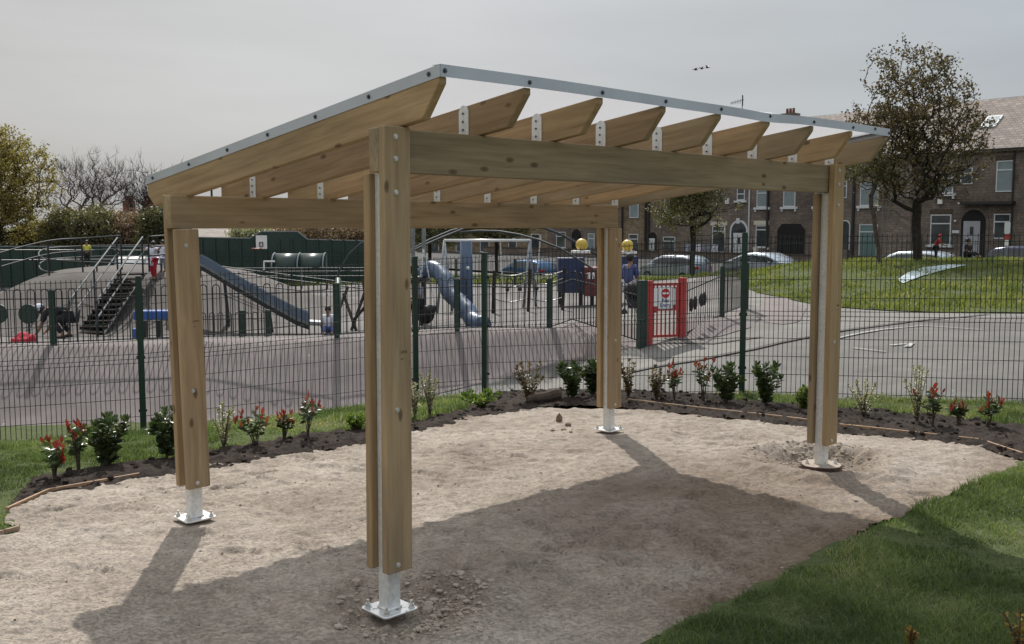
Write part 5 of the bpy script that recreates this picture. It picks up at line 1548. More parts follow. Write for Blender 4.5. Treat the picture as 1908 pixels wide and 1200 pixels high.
M['curtain'] = simple('net_curtain_pane', (.20, .25, .27), .3, 0, .15, 2, spec=.8)
M['teal_blind'] = simple('teal_blind_pane', (.12, .21, .20), .3, 0, .12, 2, spec=.8)
M['upvc'] = simple('white_upvc', (.62, .64, .66), .45, 0, .06, 3)
M['lintel'] = simple('cream_lintel_paint', (.60, .56, .48), .7, 0, .1, 3)
M['pipe_dark'] = simple('dark_drainpipe', (.025, .022, .022), .6, 0, .1, 3)
M['opening_shade'] = simple('shaded_opening', (.012, .011, .011), .9, 0, .2, 3)  # near-black colour stands in for shade in doorways and the passage
M['door_pale'] = simple('pale_grey_door', (.36, .36, .40), .5, 0, .08, 3)
M['brick_red'] = stone_wall('red_brick_stack', (.25, .10, .07), (.17, .075, .055), (.12, .09, .08))
ZEAVE = 5.95; ZBASE = -1.4
def rect(px0, py0, px1, py1, off=0.0):
    s0, zt = fac(px0, py0, off); s1, zb = fac(px1, py1, off)
    return s0, s1, zb, zt
def window(h, ox, r4, pane='glass', sill=True, lintel=False, sillmt='upvc', split=.72, frame='upvc'):
    s0, s1, zb, zt = r4; s0 -= ox; s1 -= ox; w_ = s1 - s0
    b = MB(); f = .055
    fr = [((s0, zb), (s0 + f, zt)), ((s1 - f, zb), (s1, zt)), ((s0 + f, zt - f), (s1 - f, zt)), ((s0 + f, zb), (s1 - f, zb + f))]
    if split:
        zm = zb + (zt - zb) * split; fr.append(((s0 + f, zm - f * .6), (s1 - f, zm + f * .6)))
    for (a, c), (d_, e_) in fr: b.box((a, -.045, c), (d_, .03, e_))
    o = b.build('window', M[frame], h)
    b = MB(); b.box((s0 + f * .6, -.012, zb + f * .6), (s1 - f * .6, .0, zt - f * .6)); b.build('pane', M[pane], o)
    if sill:
        b = MB(); b.box((s0 - .18, -.14, zb - .15), (s1 + .18, .0, zb - .005))
        if sill == 2:
            for x in (s0 - .10, s1): b.box((x, -.12, zb - .30), (x + .1, -.002, zb - .152))
        b.build('sill', M[sillmt], o)
    if lintel:
        b = MB(); b.box((s0 - .15, -.06, zt + .03), (s1 + .15, -.002, zt + .30)); b.build('lintel', M['lintel'], o)
    return o
def house(label, px0, px1, wall=0, extend=0):
    s0, _ = fac(px0, 400); s1, _ = fac(px1, 400)
    W_ = s1 - s0
    h = empty('terraced_house', (P0[0] + EX[0] * s0, P0[1] + EX[1] * s0, 0), ANG, label, 'house', 'stone terraced houses across the road')
    b = MB(); b.box((.002, .002, ZBASE), (W_ - .002, 8.5, ZEAVE)); b.build('wall', WM[wall], h)
    # pitched roof, ridge along the street; its own local frame lies in the slope
    dep, rise = 4.3, 3.1
    a = math.atan2(rise, dep); L = math.hypot(rise, dep) + .3
    for sgn in (0, 1):
        b = MB(); b.box((.001, -.3, 0), (W_ - .001, L - .3, .09)); o = b.build('roof', M['slate'], h)
        if sgn == 0: o.matrix_local = Matrix.Translation((0, 0, ZEAVE)) @ Matrix.Rotation(a, 4, 'X')
        else: o.matrix_local = Matrix.Translation((W_, 8.6, ZEAVE)) @ Matrix.Rotation(math.pi, 4, 'Z') @ Matrix.Rotation(a, 4, 'X')
    b = MB(); b.prism([(.02, ZEAVE), (8.55, ZEAVE), (4.3, ZEAVE + 3.05)], 'x', .05, .25); b.prism([(.02, ZEAVE), (8.55, ZEAVE), (4.3, ZEAVE + 3.05)], 'x', W_ - .25, W_ - .05); b.build('gable', WM[wall], h)
    b = MB(); b.box((0, -.30, ZEAVE - .12), (W_, -.18, ZEAVE - .01)); b.build('gutter', M['pipe_dark'], h)
    b = MB()
    for k in range(int(W_ / .8)): b.box((.3 + k * .8, -.17, ZEAVE - .22), (.42 + k * .8, .0, ZEAVE - .05))
    b.build('eaves_brackets', M['pipe_dark'], h)
    return h, s0, W_
def chimney(h, x, y=4.3, hh=1.5):
    b = MB(); b.box((x, y - .35, ZEAVE + 2.4), (x + .9, y + .35, ZEAVE + 3.1 + hh)); b.box((x - .06, y - .41, ZEAVE + 3.1 + hh), (x + .96, y + .41, ZEAVE + 3.25 + hh)); c = b.build('chimney', WM[1], h)
    for k in range(3):
        b = MB(); b.tube([(x + .2 + .25 * k, y, ZEAVE + 3.25 + hh), (x + .2 + .25 * k, y, ZEAVE + 3.6 + hh)], [.1, .085], 8); b.build('chimney_pot', M['brick_red'], c)
def pipe(h, x, z0, z1, mt='pipe_dark', r=.05):
    b = MB(); b.tube([(x, -.08, z0), (x, -.08, z1)], r, 7); b.build('drainpipe', M[mt], h)
def arch_door(h, ox, px0, px1, pyt, pyb, surround, doorpx, doormt, archfill='opening_shade'):
    s0, zt = fac(px0, pyt); s1, zb = fac(px1, pyb); s0 -= ox; s1 -= ox
    cx, hw = (s0 + s1) / 2, (s1 - s0) / 2; zs = zt - hw
    zb = min(zb, ZBASE + 1.2)
    b = MB(); k = [(cx + hw * math.cos(a), zs + hw * math.sin(a)) for a in np.linspace(0, math.pi, 15)]
    b.prism([(s1, zb)] + k + [(s0, zb)], 'y', -.05, -.003)
    o = b.build('door_surround', M[surround] if surround else WM[1], h)
    th = .82; k2 = [(cx + hw * th * math.cos(a), zs + hw * th * math.sin(a)) for a in np.linspace(0, math.pi, 15)]
    b = MB(); b.prism([(cx + hw * th, zb + .02)] + k2 + [(cx - hw * th, zb + .02)], 'y', -.058, -.052); b.build('porch_recess', M[archfill], o)  # flat fill; dark by default in place of porch shade
    d0, dzt = fac(doorpx[0], doorpx[1]); d1, dzb = fac(doorpx[2], doorpx[3]); d0 -= ox; d1 -= ox
    b = MB(); b.box((d0, -.09, dzb - .2), (d1, -.06, dzt)); dd = b.build('door', M[doormt], h)
    wd = d1 - d0
    b = MB(); b.box((d0 + wd * .40, -.096, dzt - .75), (d0 + wd * .62, -.0905, dzt - .3)); b.build('door_pane', M['glass'], dd)
    b = MB(); b.box((d0 + wd * .1, -.12, dzb + .9), (d0 + wd * .16, -.0905, dzb + 1.05)); b.build('handle', M['steel'], dd)
# house F (nearest, right)
h, ox, W_ = house('right-hand stone terraced house with a pale grey door in a dark arch', 1697, 1895, 1)
window(h, ox, rect(1746, 322, 1776, 360), 'curtain', 2); window(h, ox, rect(1791, 313, 1812, 343), 'glass', False, split=.66); window(h, ox, rect(1858, 300, 1888, 357), 'curtain', False, split=.70)
window(h, ox, rect(1735, 400, 1771, 456), 'glass', 1, split=.70); window(h, ox, rect(1853, 398.5, 1882, 445), 'glass', False, split=.68)
arch_door(h, ox, 1788, 1840, 386, 484, None, (1797, 412, 1825, 481), 'door_pale')
def slab(h, ox, px0, py0, px1, py1, nm, mt, y0=-.06, y1=-.003):
    s0, zt = fac(px0, py0); s1, zb = fac(px1, py1); b = MB(); b.box((s0 - ox, y0, zb), (s1 - ox, y1, zt)); return b.build(nm, M[mt], h)
slab(h, ox, 1749, 371, 1757, 380, 'alarm_box', 'white_paint', -.12); slab(h, ox, 1775, 429, 1788, 434.5, 'name_plate', 'upvc')
slab(h, ox, 1795, 377, 1893, 380, 'door_canopy', 'pipe_dark', -.5); slab(h, ox, 1780, 410, 1783, 413, 'porch_lamp', 'white_paint', -.15)
slab(h, ox, 1856, 290, 1892, 298, 'lintel', 'lintel2' if 'lintel2' in M else 'bark', -.03); slab(h, ox, 1733, 390, 1775, 398, 'lintel', 'bark', -.03)
pipe(h, W_ - .25, ZBASE, ZEAVE)
# skylights in the roof plane
roof = [c for c in h.children if c.name.startswith('roof')][0]
for x, y in ((.50 * W_, 2.1), (.97 * W_ - .5, 2.3)):
    b = MB(); b.box((x, y, .09), (x + .85, y + 1.15, .16)); o = b.build('skylight', M['upvc'], roof)
    b = MB(); b.box((x + .08, y + .08, .16), (x + .77, y + 1.07, .165)); b.build('skylight_pane', M['curtain'], roof)
# house G beyond the right edge
h, ox, W_ = house('dark stone terraced house cut off by the right edge of the photo', 1895, 2080, 1)
window(h, ox, rect(1925, 296, 1955, 352), 'curtain', 2); window(h, ox, rect(1930, 396, 1962, 448), 'glass', 1)
# house E
h, ox, W_ = house('stone terraced house behind the small leaning tree with a tall teal-blinded window', 1563, 1697, 0)
window(h, ox, rect(1604, 340, 1637, 383), 'curtain', 2); window(h, ox, rect(1602, 418, 1634, 482), 'teal_blind', 1, split=.78)
arch_door(h, ox, 1566, 1583, 410, 484, 'upvc', (1568, 434, 1579, 482), 'glass', 'glass'); window(h, ox, rect(1568, 338, 1578, 369), 'glass', False)
pipe(h, fac(1591, 400)[0] - ox, ZBASE, ZEAVE, r=.09)
# house D
h, ox, W_ = house('stone terraced house with a wide dark passage opening on the ground floor', 1434, 1563, 1)
window(h, ox, rect(1461, 340, 1482, 385), 'curtain', 2); window(h, ox, rect(1520, 340, 1541, 384), 'curtain', 2)
s0, zt = fac(1449, 417); s1, _ = fac(1499, 470); s0 -= ox; s1 -= ox
b = MB(); b.prism([(s0, -1.2), (s1, -1.2), (s1, zt - .4), (s1 - .35, zt), (s0 + .35, zt), (s0, zt - .4)], 'y', -.03, -.004); b.build('passage', M['opening_shade'], h)  # flat panel painted as the shade inside the passage
b = MB()
for k in range(9): x = s0 + (s1 - s0) * (k + .5) / 9; b.box((x - .02, -.07, -.6), (x + .02, -.035, zt - .9))
b.build('passage_gate', M['black_metal'], h)
# house C with the white arched door
h, ox, W_ = house('stone terraced house with a white arched doorway and cream lintels', 1310, 1434, 0)
window(h, ox, rect(1411, 350, 1431, 386), 'curtain', 2); window(h, ox, rect(1374, 350, 1388, 373), 'glass', 1, split=.5)
window(h, ox, rect(1328, 421, 1351, 470), 'glass', 1, True, split=.8); window(h, ox, rect(1409, 420, 1429, 461), 'glass', 1, True, split=.8)
arch_door(h, ox, 1361, 1393, 410, 485, 'upvc', (1368, 434, 1388, 484), 'upvc', 'glass')
s0, zt = fac(1376, 406.5); b = MB(); b.box((s0 - ox - .12, -.09, zt - .35), (s0 - ox + .16, -.052, zt)); b.build('keystone', M['upvc'], h)
pipe(h, fac(1397, 400)[0] - ox, .2, ZEAVE, 'upvc', .05); pipe(h, fac(1431.5, 400)[0] - ox, ZBASE, ZEAVE, r=.09)
slab(h, ox, 1353, 369, 1359, 380, 'alarm_box', 'white_paint', -.12)
chimney(h, W_ * .62, hh=.25)
# house B, A and two further
h, ox, W_ = house('stone terraced house partly hidden behind the round spring tree', 1206, 1310, 1)
window(h, ox, rect(1236, 441, 1258, 471), 'glass', 1); window(h, ox, rect(1238, 372, 1256, 402), 'curtain', 1)
arch_door(h, ox, 1197.5 + 10, 1226, 430, 475, None, (1211, 444, 1221, 474), 'upvc'); pipe(h, .2, ZBASE, ZEAVE, r=.08)
h, ox, W_ = house('buff stone terraced house between the far shelter post and the spring tree', 1110, 1206, 2)
window(h, ox, rect(1174, 374, 1190, 406), 'curtain', False, split=0); window(h, ox, rect(1172, 436, 1189, 470), 'glass', 1)
window(h, ox, rect(1120, 436, 1136, 466), 'glass', 1); arch_door(h, ox, 1143, 1160, 428, 470, None, (1147, 440, 1156, 469), 'opening_shade'); pipe(h, fac(1160.5, 400)[0] - ox, ZBASE, ZEAVE, r=.07); pipe(h, W_ - .1, ZBASE, ZEAVE, r=.08)
h, ox, W_ = house('dark stone terraced house seen under the far beam behind the climbing dome', 1020, 1110, 1)
window(h, ox, rect(1037, 432, 1054, 462), 'glass', 1); window(h, ox, rect(1096, 435, 1108, 470), 'curtain', 1); arch_door(h, ox, 1064, 1086, 424, 470, None, (1069, 438, 1080, 469), 'opening_shade')
h, ox, W_ = house('furthest stone terraced house at the left end of the row behind the swing bar', 930, 1020, 2)
window(h, ox, rect(948, 436, 963, 466), 'glass', 1); window(h, ox, rect(990, 436, 1006, 466), 'glass', 1)
h, ox, W_ = house('low-lit stone terraced house behind the twin timber poles', 770, 930, 2)
window(h, ox, rect(800, 440, 818, 470), 'glass', 1); window(h, ox, rect(850, 440, 866, 470), 'glass', 1); window(h, ox, rect(895, 440, 912, 470), 'glass', 1)
# aerial above the middle house
s0, zt = fac(1383, 195, -4.3)
bp_ = P0 + EX * s0 - NN * 4.3
t = empty('tv_aerial', (bp_[0], bp_[1], 8.6), ANG, 'thin television aerial showing above the roof edge of the shelter', 'aerial')
b = MB(); b.tube([(0, 0, 0), (0, 0, 2.5)], .03, 5); b.build('mast', M['pipe_dark'], t)
b = MB(); b.tube([(-1.0, 0, 2.0), (.15, 0, 2.15)], .02, 5)
for k in range(8): b.tube([(-1.0 + k * .14, 0, 1.9), (-1.0 + k * .14, 0, 2.12 + .02 * k)], .012, 4)
b.tube([(.05, 0, 1.75), (.05, 0, 2.45)], .02, 4); b.build('antenna', M['pipe_dark'], t)
# garden wall in front of the row, with railings
def fp(s, off, z): q = P0 + EX * s + NN * off; return Vector((q[0], q[1], z))
gw = empty('garden_wall', (*(P0 + EX * fac(930, 450)[0]), 0), ANG, 'low dark stone garden wall running in front of the terraced houses', 'wall')
Lw = fac(2080, 450)[0] - fac(930, 450)[0]
b = MB(); b.box((0, -1.75, ZBASE), (Lw, -1.5, .05)); b.build('wall', WM[1], gw)
b = MB(); b.box((0, -1.79, .05), (Lw, -1.46, .13)); b.build('coping', M['bark'], gw)
for px in (1262, 1437, 1445, 1590, 1600, 1700):
    b = MB(); x = (fac(px, 450)[0] - fac(930, 450)[0]); b.box((x, -1.85, ZBASE), (x + .4, -1.42, .45)); b.build('pier', M['lintel'] if px in (1437,) else WM[1], gw)
# washing
wl = empty('washing_line', tuple(fp(fac(1300, 455)[0], 1.3, 0)), ANG, 'washing hung along a garden railing with striped and white towels', 'washing')
zt = A(1320, 455, 68).z; z0 = fac(1300, 455, 1.3)[1]
b = MB(); b.tube([(-.3, 0, z0), (3.6, 0, z0)], .012, 4); b.build('line', M['steel'], wl)
for x0, x1, dz, mt in ((.05, .62, .75, 'cl_white'), (.66, 1.35, 1.2, 'cl_white'), (1.4, 2.2, .85, 'cl_grey'), (2.3, 2.8, .5, 'cl_white')):
    b = MB(); n = 10; vs = []
    for j in range(5):
        for i in range(n + 1):
            x = x0 + (x1 - x0) * i / n; vs.append((x, .03 * math.sin(x * 14 + j) + (.0 if j else 0), z0 + .01 - dz * j / 4))
    fs = [(j * (n + 1) + i, j * (n + 1) + i + 1, (j + 1) * (n + 1) + i + 1, (j + 1) * (n + 1) + i) for j in range(4) for i in range(n)]
    b.add(vs, fs); tw_ = b.build('towel', M[mt], wl, True, fixn=False)
    if x0 < .1:
        for k in range(3):
            b = MB(); xx = x0 + .1 + k * .17; b.box((xx, -.04, z0 - .7), (xx + .07, -.034, z0)); b.build('blue_stripe', M['blue'], tw_)
# park railing with spear tops behind the bank
pr_ = empty('spear_railing', (0, 0, 0), 0, 'thin spear-topped park railing between the grass bank and the parked cars', 'railing')
pl = [at(a, 452, d_) for a, d_ in ((1142, 50), (1395, 46.5), (1560, 45), (1700, 44), (1920, 43))]
for p, q in zip(pl[:-1], pl[1:]):
    zt_ = (p[2], q[2]); L = math.hypot(*(q - p)[:2]); n = int(L / .19)
    b = MB()
    for k in range(n):
        c = p + (q - p) * k / n; b.tube([(c[0], c[1], H1(c[0], c[1]) - .1), (c[0], c[1], c[2] - .02), (c[0], c[1], c[2] + .06), (c[0], c[1], c[2] + .12)], [.007, .007, .016, .002], 4, False)
    b.build('bar_panel', M['black_metal'], pr_, fixn=False)
    for dz in (-.05, -.95):
        b = MB(); b.tube([tuple(p + [0, 0, dz]), tuple(q + [0, 0, dz])], .016, 4); b.build('rail', M['black_metal'], pr_)
# distant houses, left
def far_house(label, px0, px1, pye, pyr, d, wallc, roofc='slate', stacks=()):
    a, c = A(px0, pye, d), A(px1, pye, d); zr = A(px0, pyr, d + 3).z
    h = empty('distant_house', (a.x, d, 0), 0, label, 'house', 'distant houses beyond the trees')
    W_ = c.x - a.x
    b = MB(); b.box((0, 0, -1.5), (W_, 6, a.z)); b.build('wall', wallc, h)
    b = MB(); b.prism([(-.3, a.z - .05), (6.3, a.z - .05), (3, zr)], 'x', -.2, W_ + .2); b.build('roof', M[roofc], h)
    for s in stacks:
        x = A(s[0], s[1], d + 3).x - a.x; zt_ = A(s[0], s[1], d + 3).z; wd = s[2] / FPX * d
        b = MB(); b.box((x - wd / 2, 2.6, zr - .6), (x + wd / 2, 3.4, zt_)); cc = b.build('chimney', M['brick_red'], h)
        for k in (-.3, 0, .3):
            b = MB(); b.tube([(x + k * wd, 3, zt_), (x + k * wd, 3, zt_ + .45)], .13, 7); b.build('chimney_pot', M['brick_red'], cc)
    return h
far_house('distant low house with two brick chimneys behind the bare trees', 190, 320, 402, 392, 88, WM[1], stacks=((240, 374, 18), (277, 374, 20)))
far_house('distant dark-roofed building left of the bare trees', 92, 152, 400, 388, 92, WM[1])
far_house('distant grey-roofed bungalow behind the green court wall', 340, 470, 441, 424, 62, WM[2])

# ------------------------------------------------------------------ cars
def car(label, px, roof_y, d, L, Hc, face_left, paint, kind='hatch'):
    c0 = at(px, roof_y, d); base = c0[2] - Hc
    rz = math.atan2(.770, -.638) if face_left else math.atan2(-.770, .638)
    e = empty('parked_car', (c0[0], c0[1], base), rz, label, 'car', 'cars parked along the far road')
    Wc = 1.72; hw = Wc / 2
    # stations: x (front=+), lower z, bonnet/waist z, roof z, halfwidth scale
    if kind == 'saloon':
        xs = [-.5, -.485, -.42, -.33, -.20, -.05, .10, .22, .33, .44, .485, .5]
        waist = [.50, .62, .67, .68, .67, .66, .655, .65, .60, .54, .46, .36]
        roof = [.50, .62, .68, .80, .97, 1.0, .98, .84, .62, .545, .46, .36]
    else:
        xs = [-.5, -.49, -.44, -.38, -.25, -.05, .10, .22, .31, .42, .485, .5]
        waist = [.45, .62, .66, .67, .67, .66, .655, .65, .63, .57, .46, .34]
        roof = [.45, .64, .86, .95, 1.0, 1.0, .985, .88, .68, .58, .46, .34]
    rows = []
    for i, x in enumerate(xs):
        tw_ = .80 + .20 * (1 - abs(x * 2) ** 6)
        low = .13 if abs(x) < .47 else .2
        wz, rz_ = waist[i] * Hc, roof[i] * Hc
        gh = (rz_ - wz)
        y0 = hw * tw_
        yr = y0 * (1 - .16 * min(1, gh / (.33 * Hc)))
        sec = [(y0 * .90, low * Hc), (y0 * 1.0, .24 * Hc), (y0 * 1.0, .42 * Hc if wz > .45 * Hc else wz * .9), (y0 * .975, wz - .01), (yr * .99 + .005, rz_ - .05 * min(1, gh * 3) - .005), (yr * .82, rz_), (0, rz_ + .012)]
        rows.append([(x * L, y, z) for y, z in sec] + [(x * L, -y, z) for y, z in sec[-2::-1]])
    n = len(rows[0]); b = MB()
    b.add([p for r_ in rows for p in r_], [(i * n + j, i * n + j + 1, (i + 1) * n + j + 1, (i + 1) * n + j) for i in range(len(rows) - 1) for j in range(n - 1)] + [tuple(range(n)), tuple((len(rows) - 1) * n + j for j in range(n))])
    body = b.build('body', paint, e, True)
    # glass: side band between waist and roof, windscreen, rear screen (set 4 mm proud)
    b = MB()
    def side(i0, i1, s):
        for i in range(i0, i1):
            p = [rows[i][3], rows[i][4], rows[i + 1][4], rows[i + 1][3]]
            q = []
            for k, v in enumerate(p):
                z = v[2] + (.035 if k in (0, 3) else -.03)
                q.append((v[0], s * (abs(v[1]) + .006), z))
            b.add(q, [(0, 1, 2, 3)])
    i0, i1 = (3, 7) if kind == 'saloon' else (2, 7)
    for s in (-1, 1): side(i0, i1, s)
    for (a, c) in (((7, 8) if kind == 'saloon' else (7, 8)), (2, 3) if kind == 'saloon' else (1, 2)):
        p = [rows[a][4], rows[a][5], rows[a][7], rows[a][8], rows[c][8], rows[c][7], rows[c][5], rows[c][4]]
        b.add([(v[0] + (.006 if a > 5 else -.006), v[1] * .93, v[2] + .008) for v in p], [tuple(range(8))])
    b.build('windows', M['glass'], e, fixn=False)
    for xw in (-.31 * L, .31 * L):
        for s in (-1, 1):
            b = MB(); b.tube([(xw, s * (hw - .16), .30), (xw, s * (hw + .012), .30)], .30, 20); wh = b.build('wheel', M['rubber'], e)
            b = MB(); b.tube([(xw, s * (hw + .010), .30), (xw, s * (hw + .022), .30)], .19, 16); b.build('rim', M['steel'], wh)
    for s in (-1, 1):
        b = MB(); b.box((-.5 * L - .012, s * hw * .62 - .1, .52 * Hc), (-.47 * L, s * hw * .62 + .14 * s + .1, .62 * Hc)); b.build('tail_light', M['taillight'], e, bevel=.01)
        b = MB(); b.box((.46 * L, s * hw * .62 - .12, .40 * Hc), (.495 * L, s * hw * .62 + .12, .48 * Hc)); b.build('headlight', M['headlight'], e, bevel=.01)
        b = MB(); b.box((.17 * L, s * (hw + .02) - .07, .62 * Hc), (.20 * L, s * (hw + .02) + .07, .70 * Hc)); b.build('wing_mirror', paint, e, bevel=.01)
        b = MB()
        for xx in (-.03, -.21): b.box((xx * L, s * (hw - .01) - .006, .30 * Hc), (xx * L + .012, s * (hw - .005) + .006, .64 * Hc))
        b.build('door_seam', M['black_paint'], e)
    b = MB(); b.box((-.5 * L - .02, -.26, .36 * Hc), (-.49 * L, .26, .43 * Hc)); b.build('number_plate', M['yellow'], e)
    return e
M['taillight'] = simple('red_tail_lens', (.45, .02, .02), .2, 0, .1, 5)
M['headlight'] = simple('clear_lamp_lens', (.6, .62, .65), .1, .3, .1, 5)
def paint(n, c):
    m = simple(n, c, .25, .55, .04, 2); return m
M['p_silver'] = paint('silver_car_paint', (.42, .47, .52)); M['p_blue'] = paint('blue_car_paint', (.07, .15, .27)); M['p_light'] = paint('light_blue_silver_paint', (.40, .46, .52)); M['p_dark'] = paint('dark_blue_paint', (.03, .035, .07))
car('small blue hatchback parked behind the playground under the far beam', 985, 484, 62, 3.9, 1.42, True, M['p_blue'])
car('silver hatchback parked behind the red gate with its nose to the left', 1258, 475, 56, 4.1, 1.5, True, M['p_silver'])
car('silver saloon parked in front of the white arched doorway facing right', 1428, 470.5, 51.5, 4.5, 1.43, False, M['p_light'], 'saloon')
car('white-roofed silver car half hidden behind the trunk of the big tree', 1703, 467.5, 47.5, 4.0, 1.45, True, M['p_silver'])
car('dark car at the right edge showing its red tail light', 1935, 459, 45, 4.2, 1.5, False, M['p_dark'])
# bus-stop style sign post
sp_ = empty('street_sign', tuple(G(1874, 489, 42)), R(10), 'thin pole with a small white and red sign plate beside the dark car', 'sign')
zt = A(1874, 448, 42).z - sp_.location.z
b = MB(); b.tube([(0, 0, -.1), (0, 0, zt)], .028, 6); b.build('pole', M['steel'], sp_)
b = MB(); b.box((-.10, -.03, zt - .22), (.10, -.01, zt + .02)); b.build('white_plate', M['white_paint'], sp_)
b = MB(); b.box((-.12, -.03, zt + .04), (.14, -.01, zt + .26)); b.build('red_plate', M['red_paint'], sp_)
b = MB(); b.box((-.14, -.03, zt + .27), (.12, -.01, zt + .75)); b.build('top_plate', M['upvc'], sp_)
# pale tarpaulin lying under the tree
q = [G(a, c, d_, .07) for a, c, d_ in ((1673, 511, 30.5), (1683, 516, 29.6), (1720, 509, 31), (1760, 505, 32), (1800, 502.5, 33), (1765, 501.5, 33.4), (1720, 502, 33), (1690, 506, 32))]
b = MB(); c = sum(q, Vector()) / len(q)
mid = [c.lerp(p, .55) + Vector((0, 0, .03 * ((i % 2) * 2 - 1))) for i, p in enumerate(q)]
b.add([tuple(c)] + [tuple(p) for p in mid] + [tuple(p) for p in q], [(0, i + 1, (i + 1) % 8 + 1) for i in range(8)] + [(i + 1, i + 9, (i + 1) % 8 + 9, (i + 1) % 8 + 1) for i in range(8)])
M['tarp'] = simple('pale_blue_sheet', (.36, .44, .47), .5, 0, .35, 3)
tag(b.build('ground_sheet', M['tarp'], None, False, fixn=False), 'pale blue plastic sheet lying on the grass bank below the big tree', 'sheet')
# birds
for i, (px, py, a) in enumerate(((1296, 130, .2), (1307, 128, .5), (1318, 126, -.6))):
    e = empty('bird', tuple(A(px, py, 60)), a, ('leftmost of the three distant birds', 'middle of the three distant birds', 'rightmost and darkest of the three distant birds')[i], 'bird', 'distant birds in the sky')
    b = MB(); b.sphere((0, 0, 0), .05, 8, 6, (2.4, .8, .8)); b.sphere((.13, 0, .02), .03, 6, 4); b.prism([(-.1, 0), (-.2, -.04), (-.2, .04)], 'z', -.004, .004); b.build('body', M['black_paint'], e, True)
    for s in (-1, 1):
        b = MB(); b.add([(.06, 0, .02), (-.06, 0, .02), (-.04, s * .14, .10), (.05, s * .14, .10), (-.08, s * .28, .04 + .08 * (i == 2))], [(0, 1, 2, 3), (3, 2, 4)]); b.build('wing', M['black_paint'], e, fixn=False)

# ------------------------------------------------------------------ trees
def leaf_cloud(name, C, n_per, spread, size, material, parent, shape=.5, up=0.0, seed=1, rmul=None):
    rs = np.random.default_rng(seed)
    C = np.repeat(C, n_per, 0); n = len(C)
    P = C + rs.normal(0, 1, (n, 3)) * spread
    s = size * rs.uniform(.55, 1.25, n)[:, None]
    a = rs.normal(0, 1, (n, 3)); a[:, 2] += up; a /= np.linalg.norm(a, axis=1)[:, None]
    b_ = np.cross(a, rs.normal(0, 1, (n, 3))); b_ /= np.linalg.norm(b_, axis=1)[:, None] + 1e-9
    V = np.stack([P, P + a * s * .5 + b_ * s * shape * .5, P + a * s, P + a * s * .5 - b_ * s * shape * .5], 1).reshape(-1, 3)
    i = np.arange(n)[:, None] * 4
    F = i + np.array([[0, 1, 2, 3]])
    # clumps: colour follows the shoot it hangs on, plus per-leaf variation
    cr = np.repeat(rs.uniform(0, 1, len(C) // n_per), n_per)
    rv = np.clip(.6 * cr + .4 * rs.uniform(0, 1, n), 0, 1)
    return arrmesh(name, V, F, material, parent, False, {'rnd': np.repeat(rv, 4)})
def grow(base, trunk_top, crown_c, crown_r, ntips, seed, rbase, step=.35, bottom=-1.0, fan=False, lean=(0, 0), rt=.006, noise_a=.25, hollow=0.0):
    rs = np.random.default_rng(seed)
    base = np.array(base, float); tt = np.array(trunk_top, float)
    nodes = []; par = []
    m = max(3, int(np.linalg.norm(tt - base) / step))
    for i in range(m + 1):
        t = i / m; p = base + (tt - base) * t; p[:2] += rs.normal(0, .015, 2) * (t > 0) * np.linalg.norm(tt - base) / 2
        nodes.append(p); par.append(i - 1)
    tips = []
    while len(tips) < ntips:
        u = rs.normal(0, 1, 3); u /= np.linalg.norm(u)
        r = rs.uniform(hollow, 1) ** (1 / 2.4)
        if u[2] < bottom: continue
        lump = 1 + noise_a * (math.sin(u[0] * 5 + seed) + math.sin(u[1] * 6 + 2 * seed) + math.sin(u[2] * 5 + 3 * seed)) / 2 + noise_a * .5 * rs.normal()
        p = np.array(crown_c) + u * r * np.array(crown_r) * lump
        tips.append(p)
    tips = np.array(tips)
    order = np.argsort(np.linalg.norm(tips - tt, axis=1))
    chains = [list(range(m + 1))]
    NA = np.array(nodes); 
    cap_ = m + 1 + ntips * 14
    buf = np.empty((cap_, 3)); buf[:len(nodes)] = NA; cnt = len(nodes); dep = [np.linalg.norm(p - base) for p in nodes]
    depb = np.empty(cap_); depb[:cnt] = dep
    lo = max(1, int(m * .45))
    for ti in order:
        tp = tips[ti]
        d = np.linalg.norm(buf[lo:cnt] - tp, axis=1)
        up = tp[2] - buf[lo:cnt, 2]
        cost = d + np.where(up < .15 * d, (.15 * d - up) * 1.2, 0) + depb[lo:cnt] * .10
        j = int(np.argmin(cost)) + lo
        s0 = buf[j].copy(); L = np.linalg.norm(tp - s0)
        k = min(12, max(2, int(L / step))); ch = [j]
        for q in range(1, k + 1):
            t = q / k
            p = s0 + (tp - s0) * t
            p[2] -= .10 * L * math.sin(math.pi * t) * (.6 if fan else 1)
            p += rs.normal(0, .03 * L / k + .012, 3) * (q < k)
            if cnt >= cap_: break
            buf[cnt] = p; depb[cnt] = depb[ch[-1]] + L / k; par.append(ch[-1]); ch.append(cnt); cnt += 1
        chains.append(ch)
    load = np.zeros(cnt); 
    for ch in chains[1:]: load[ch[-1]] += 1
    for i in range(cnt - 1, 0, -1): load[par[i]] += load[i]
    rad = rt + (rbase - rt) * (load / max(load[0], 1)) ** .56
    b = MB()
    for ci, ch in enumerate(chains):
        rr = [rad[i] for i in ch]
        if ci: rr[0] = min(rr[0], rr[1] * 1.15)
        b.tube([buf[i] for i in ch], rr, 8 if ci == 0 else (5 if rr[1] > rbase * .2 else 3), False)
    return b, tips, buf[:cnt], load
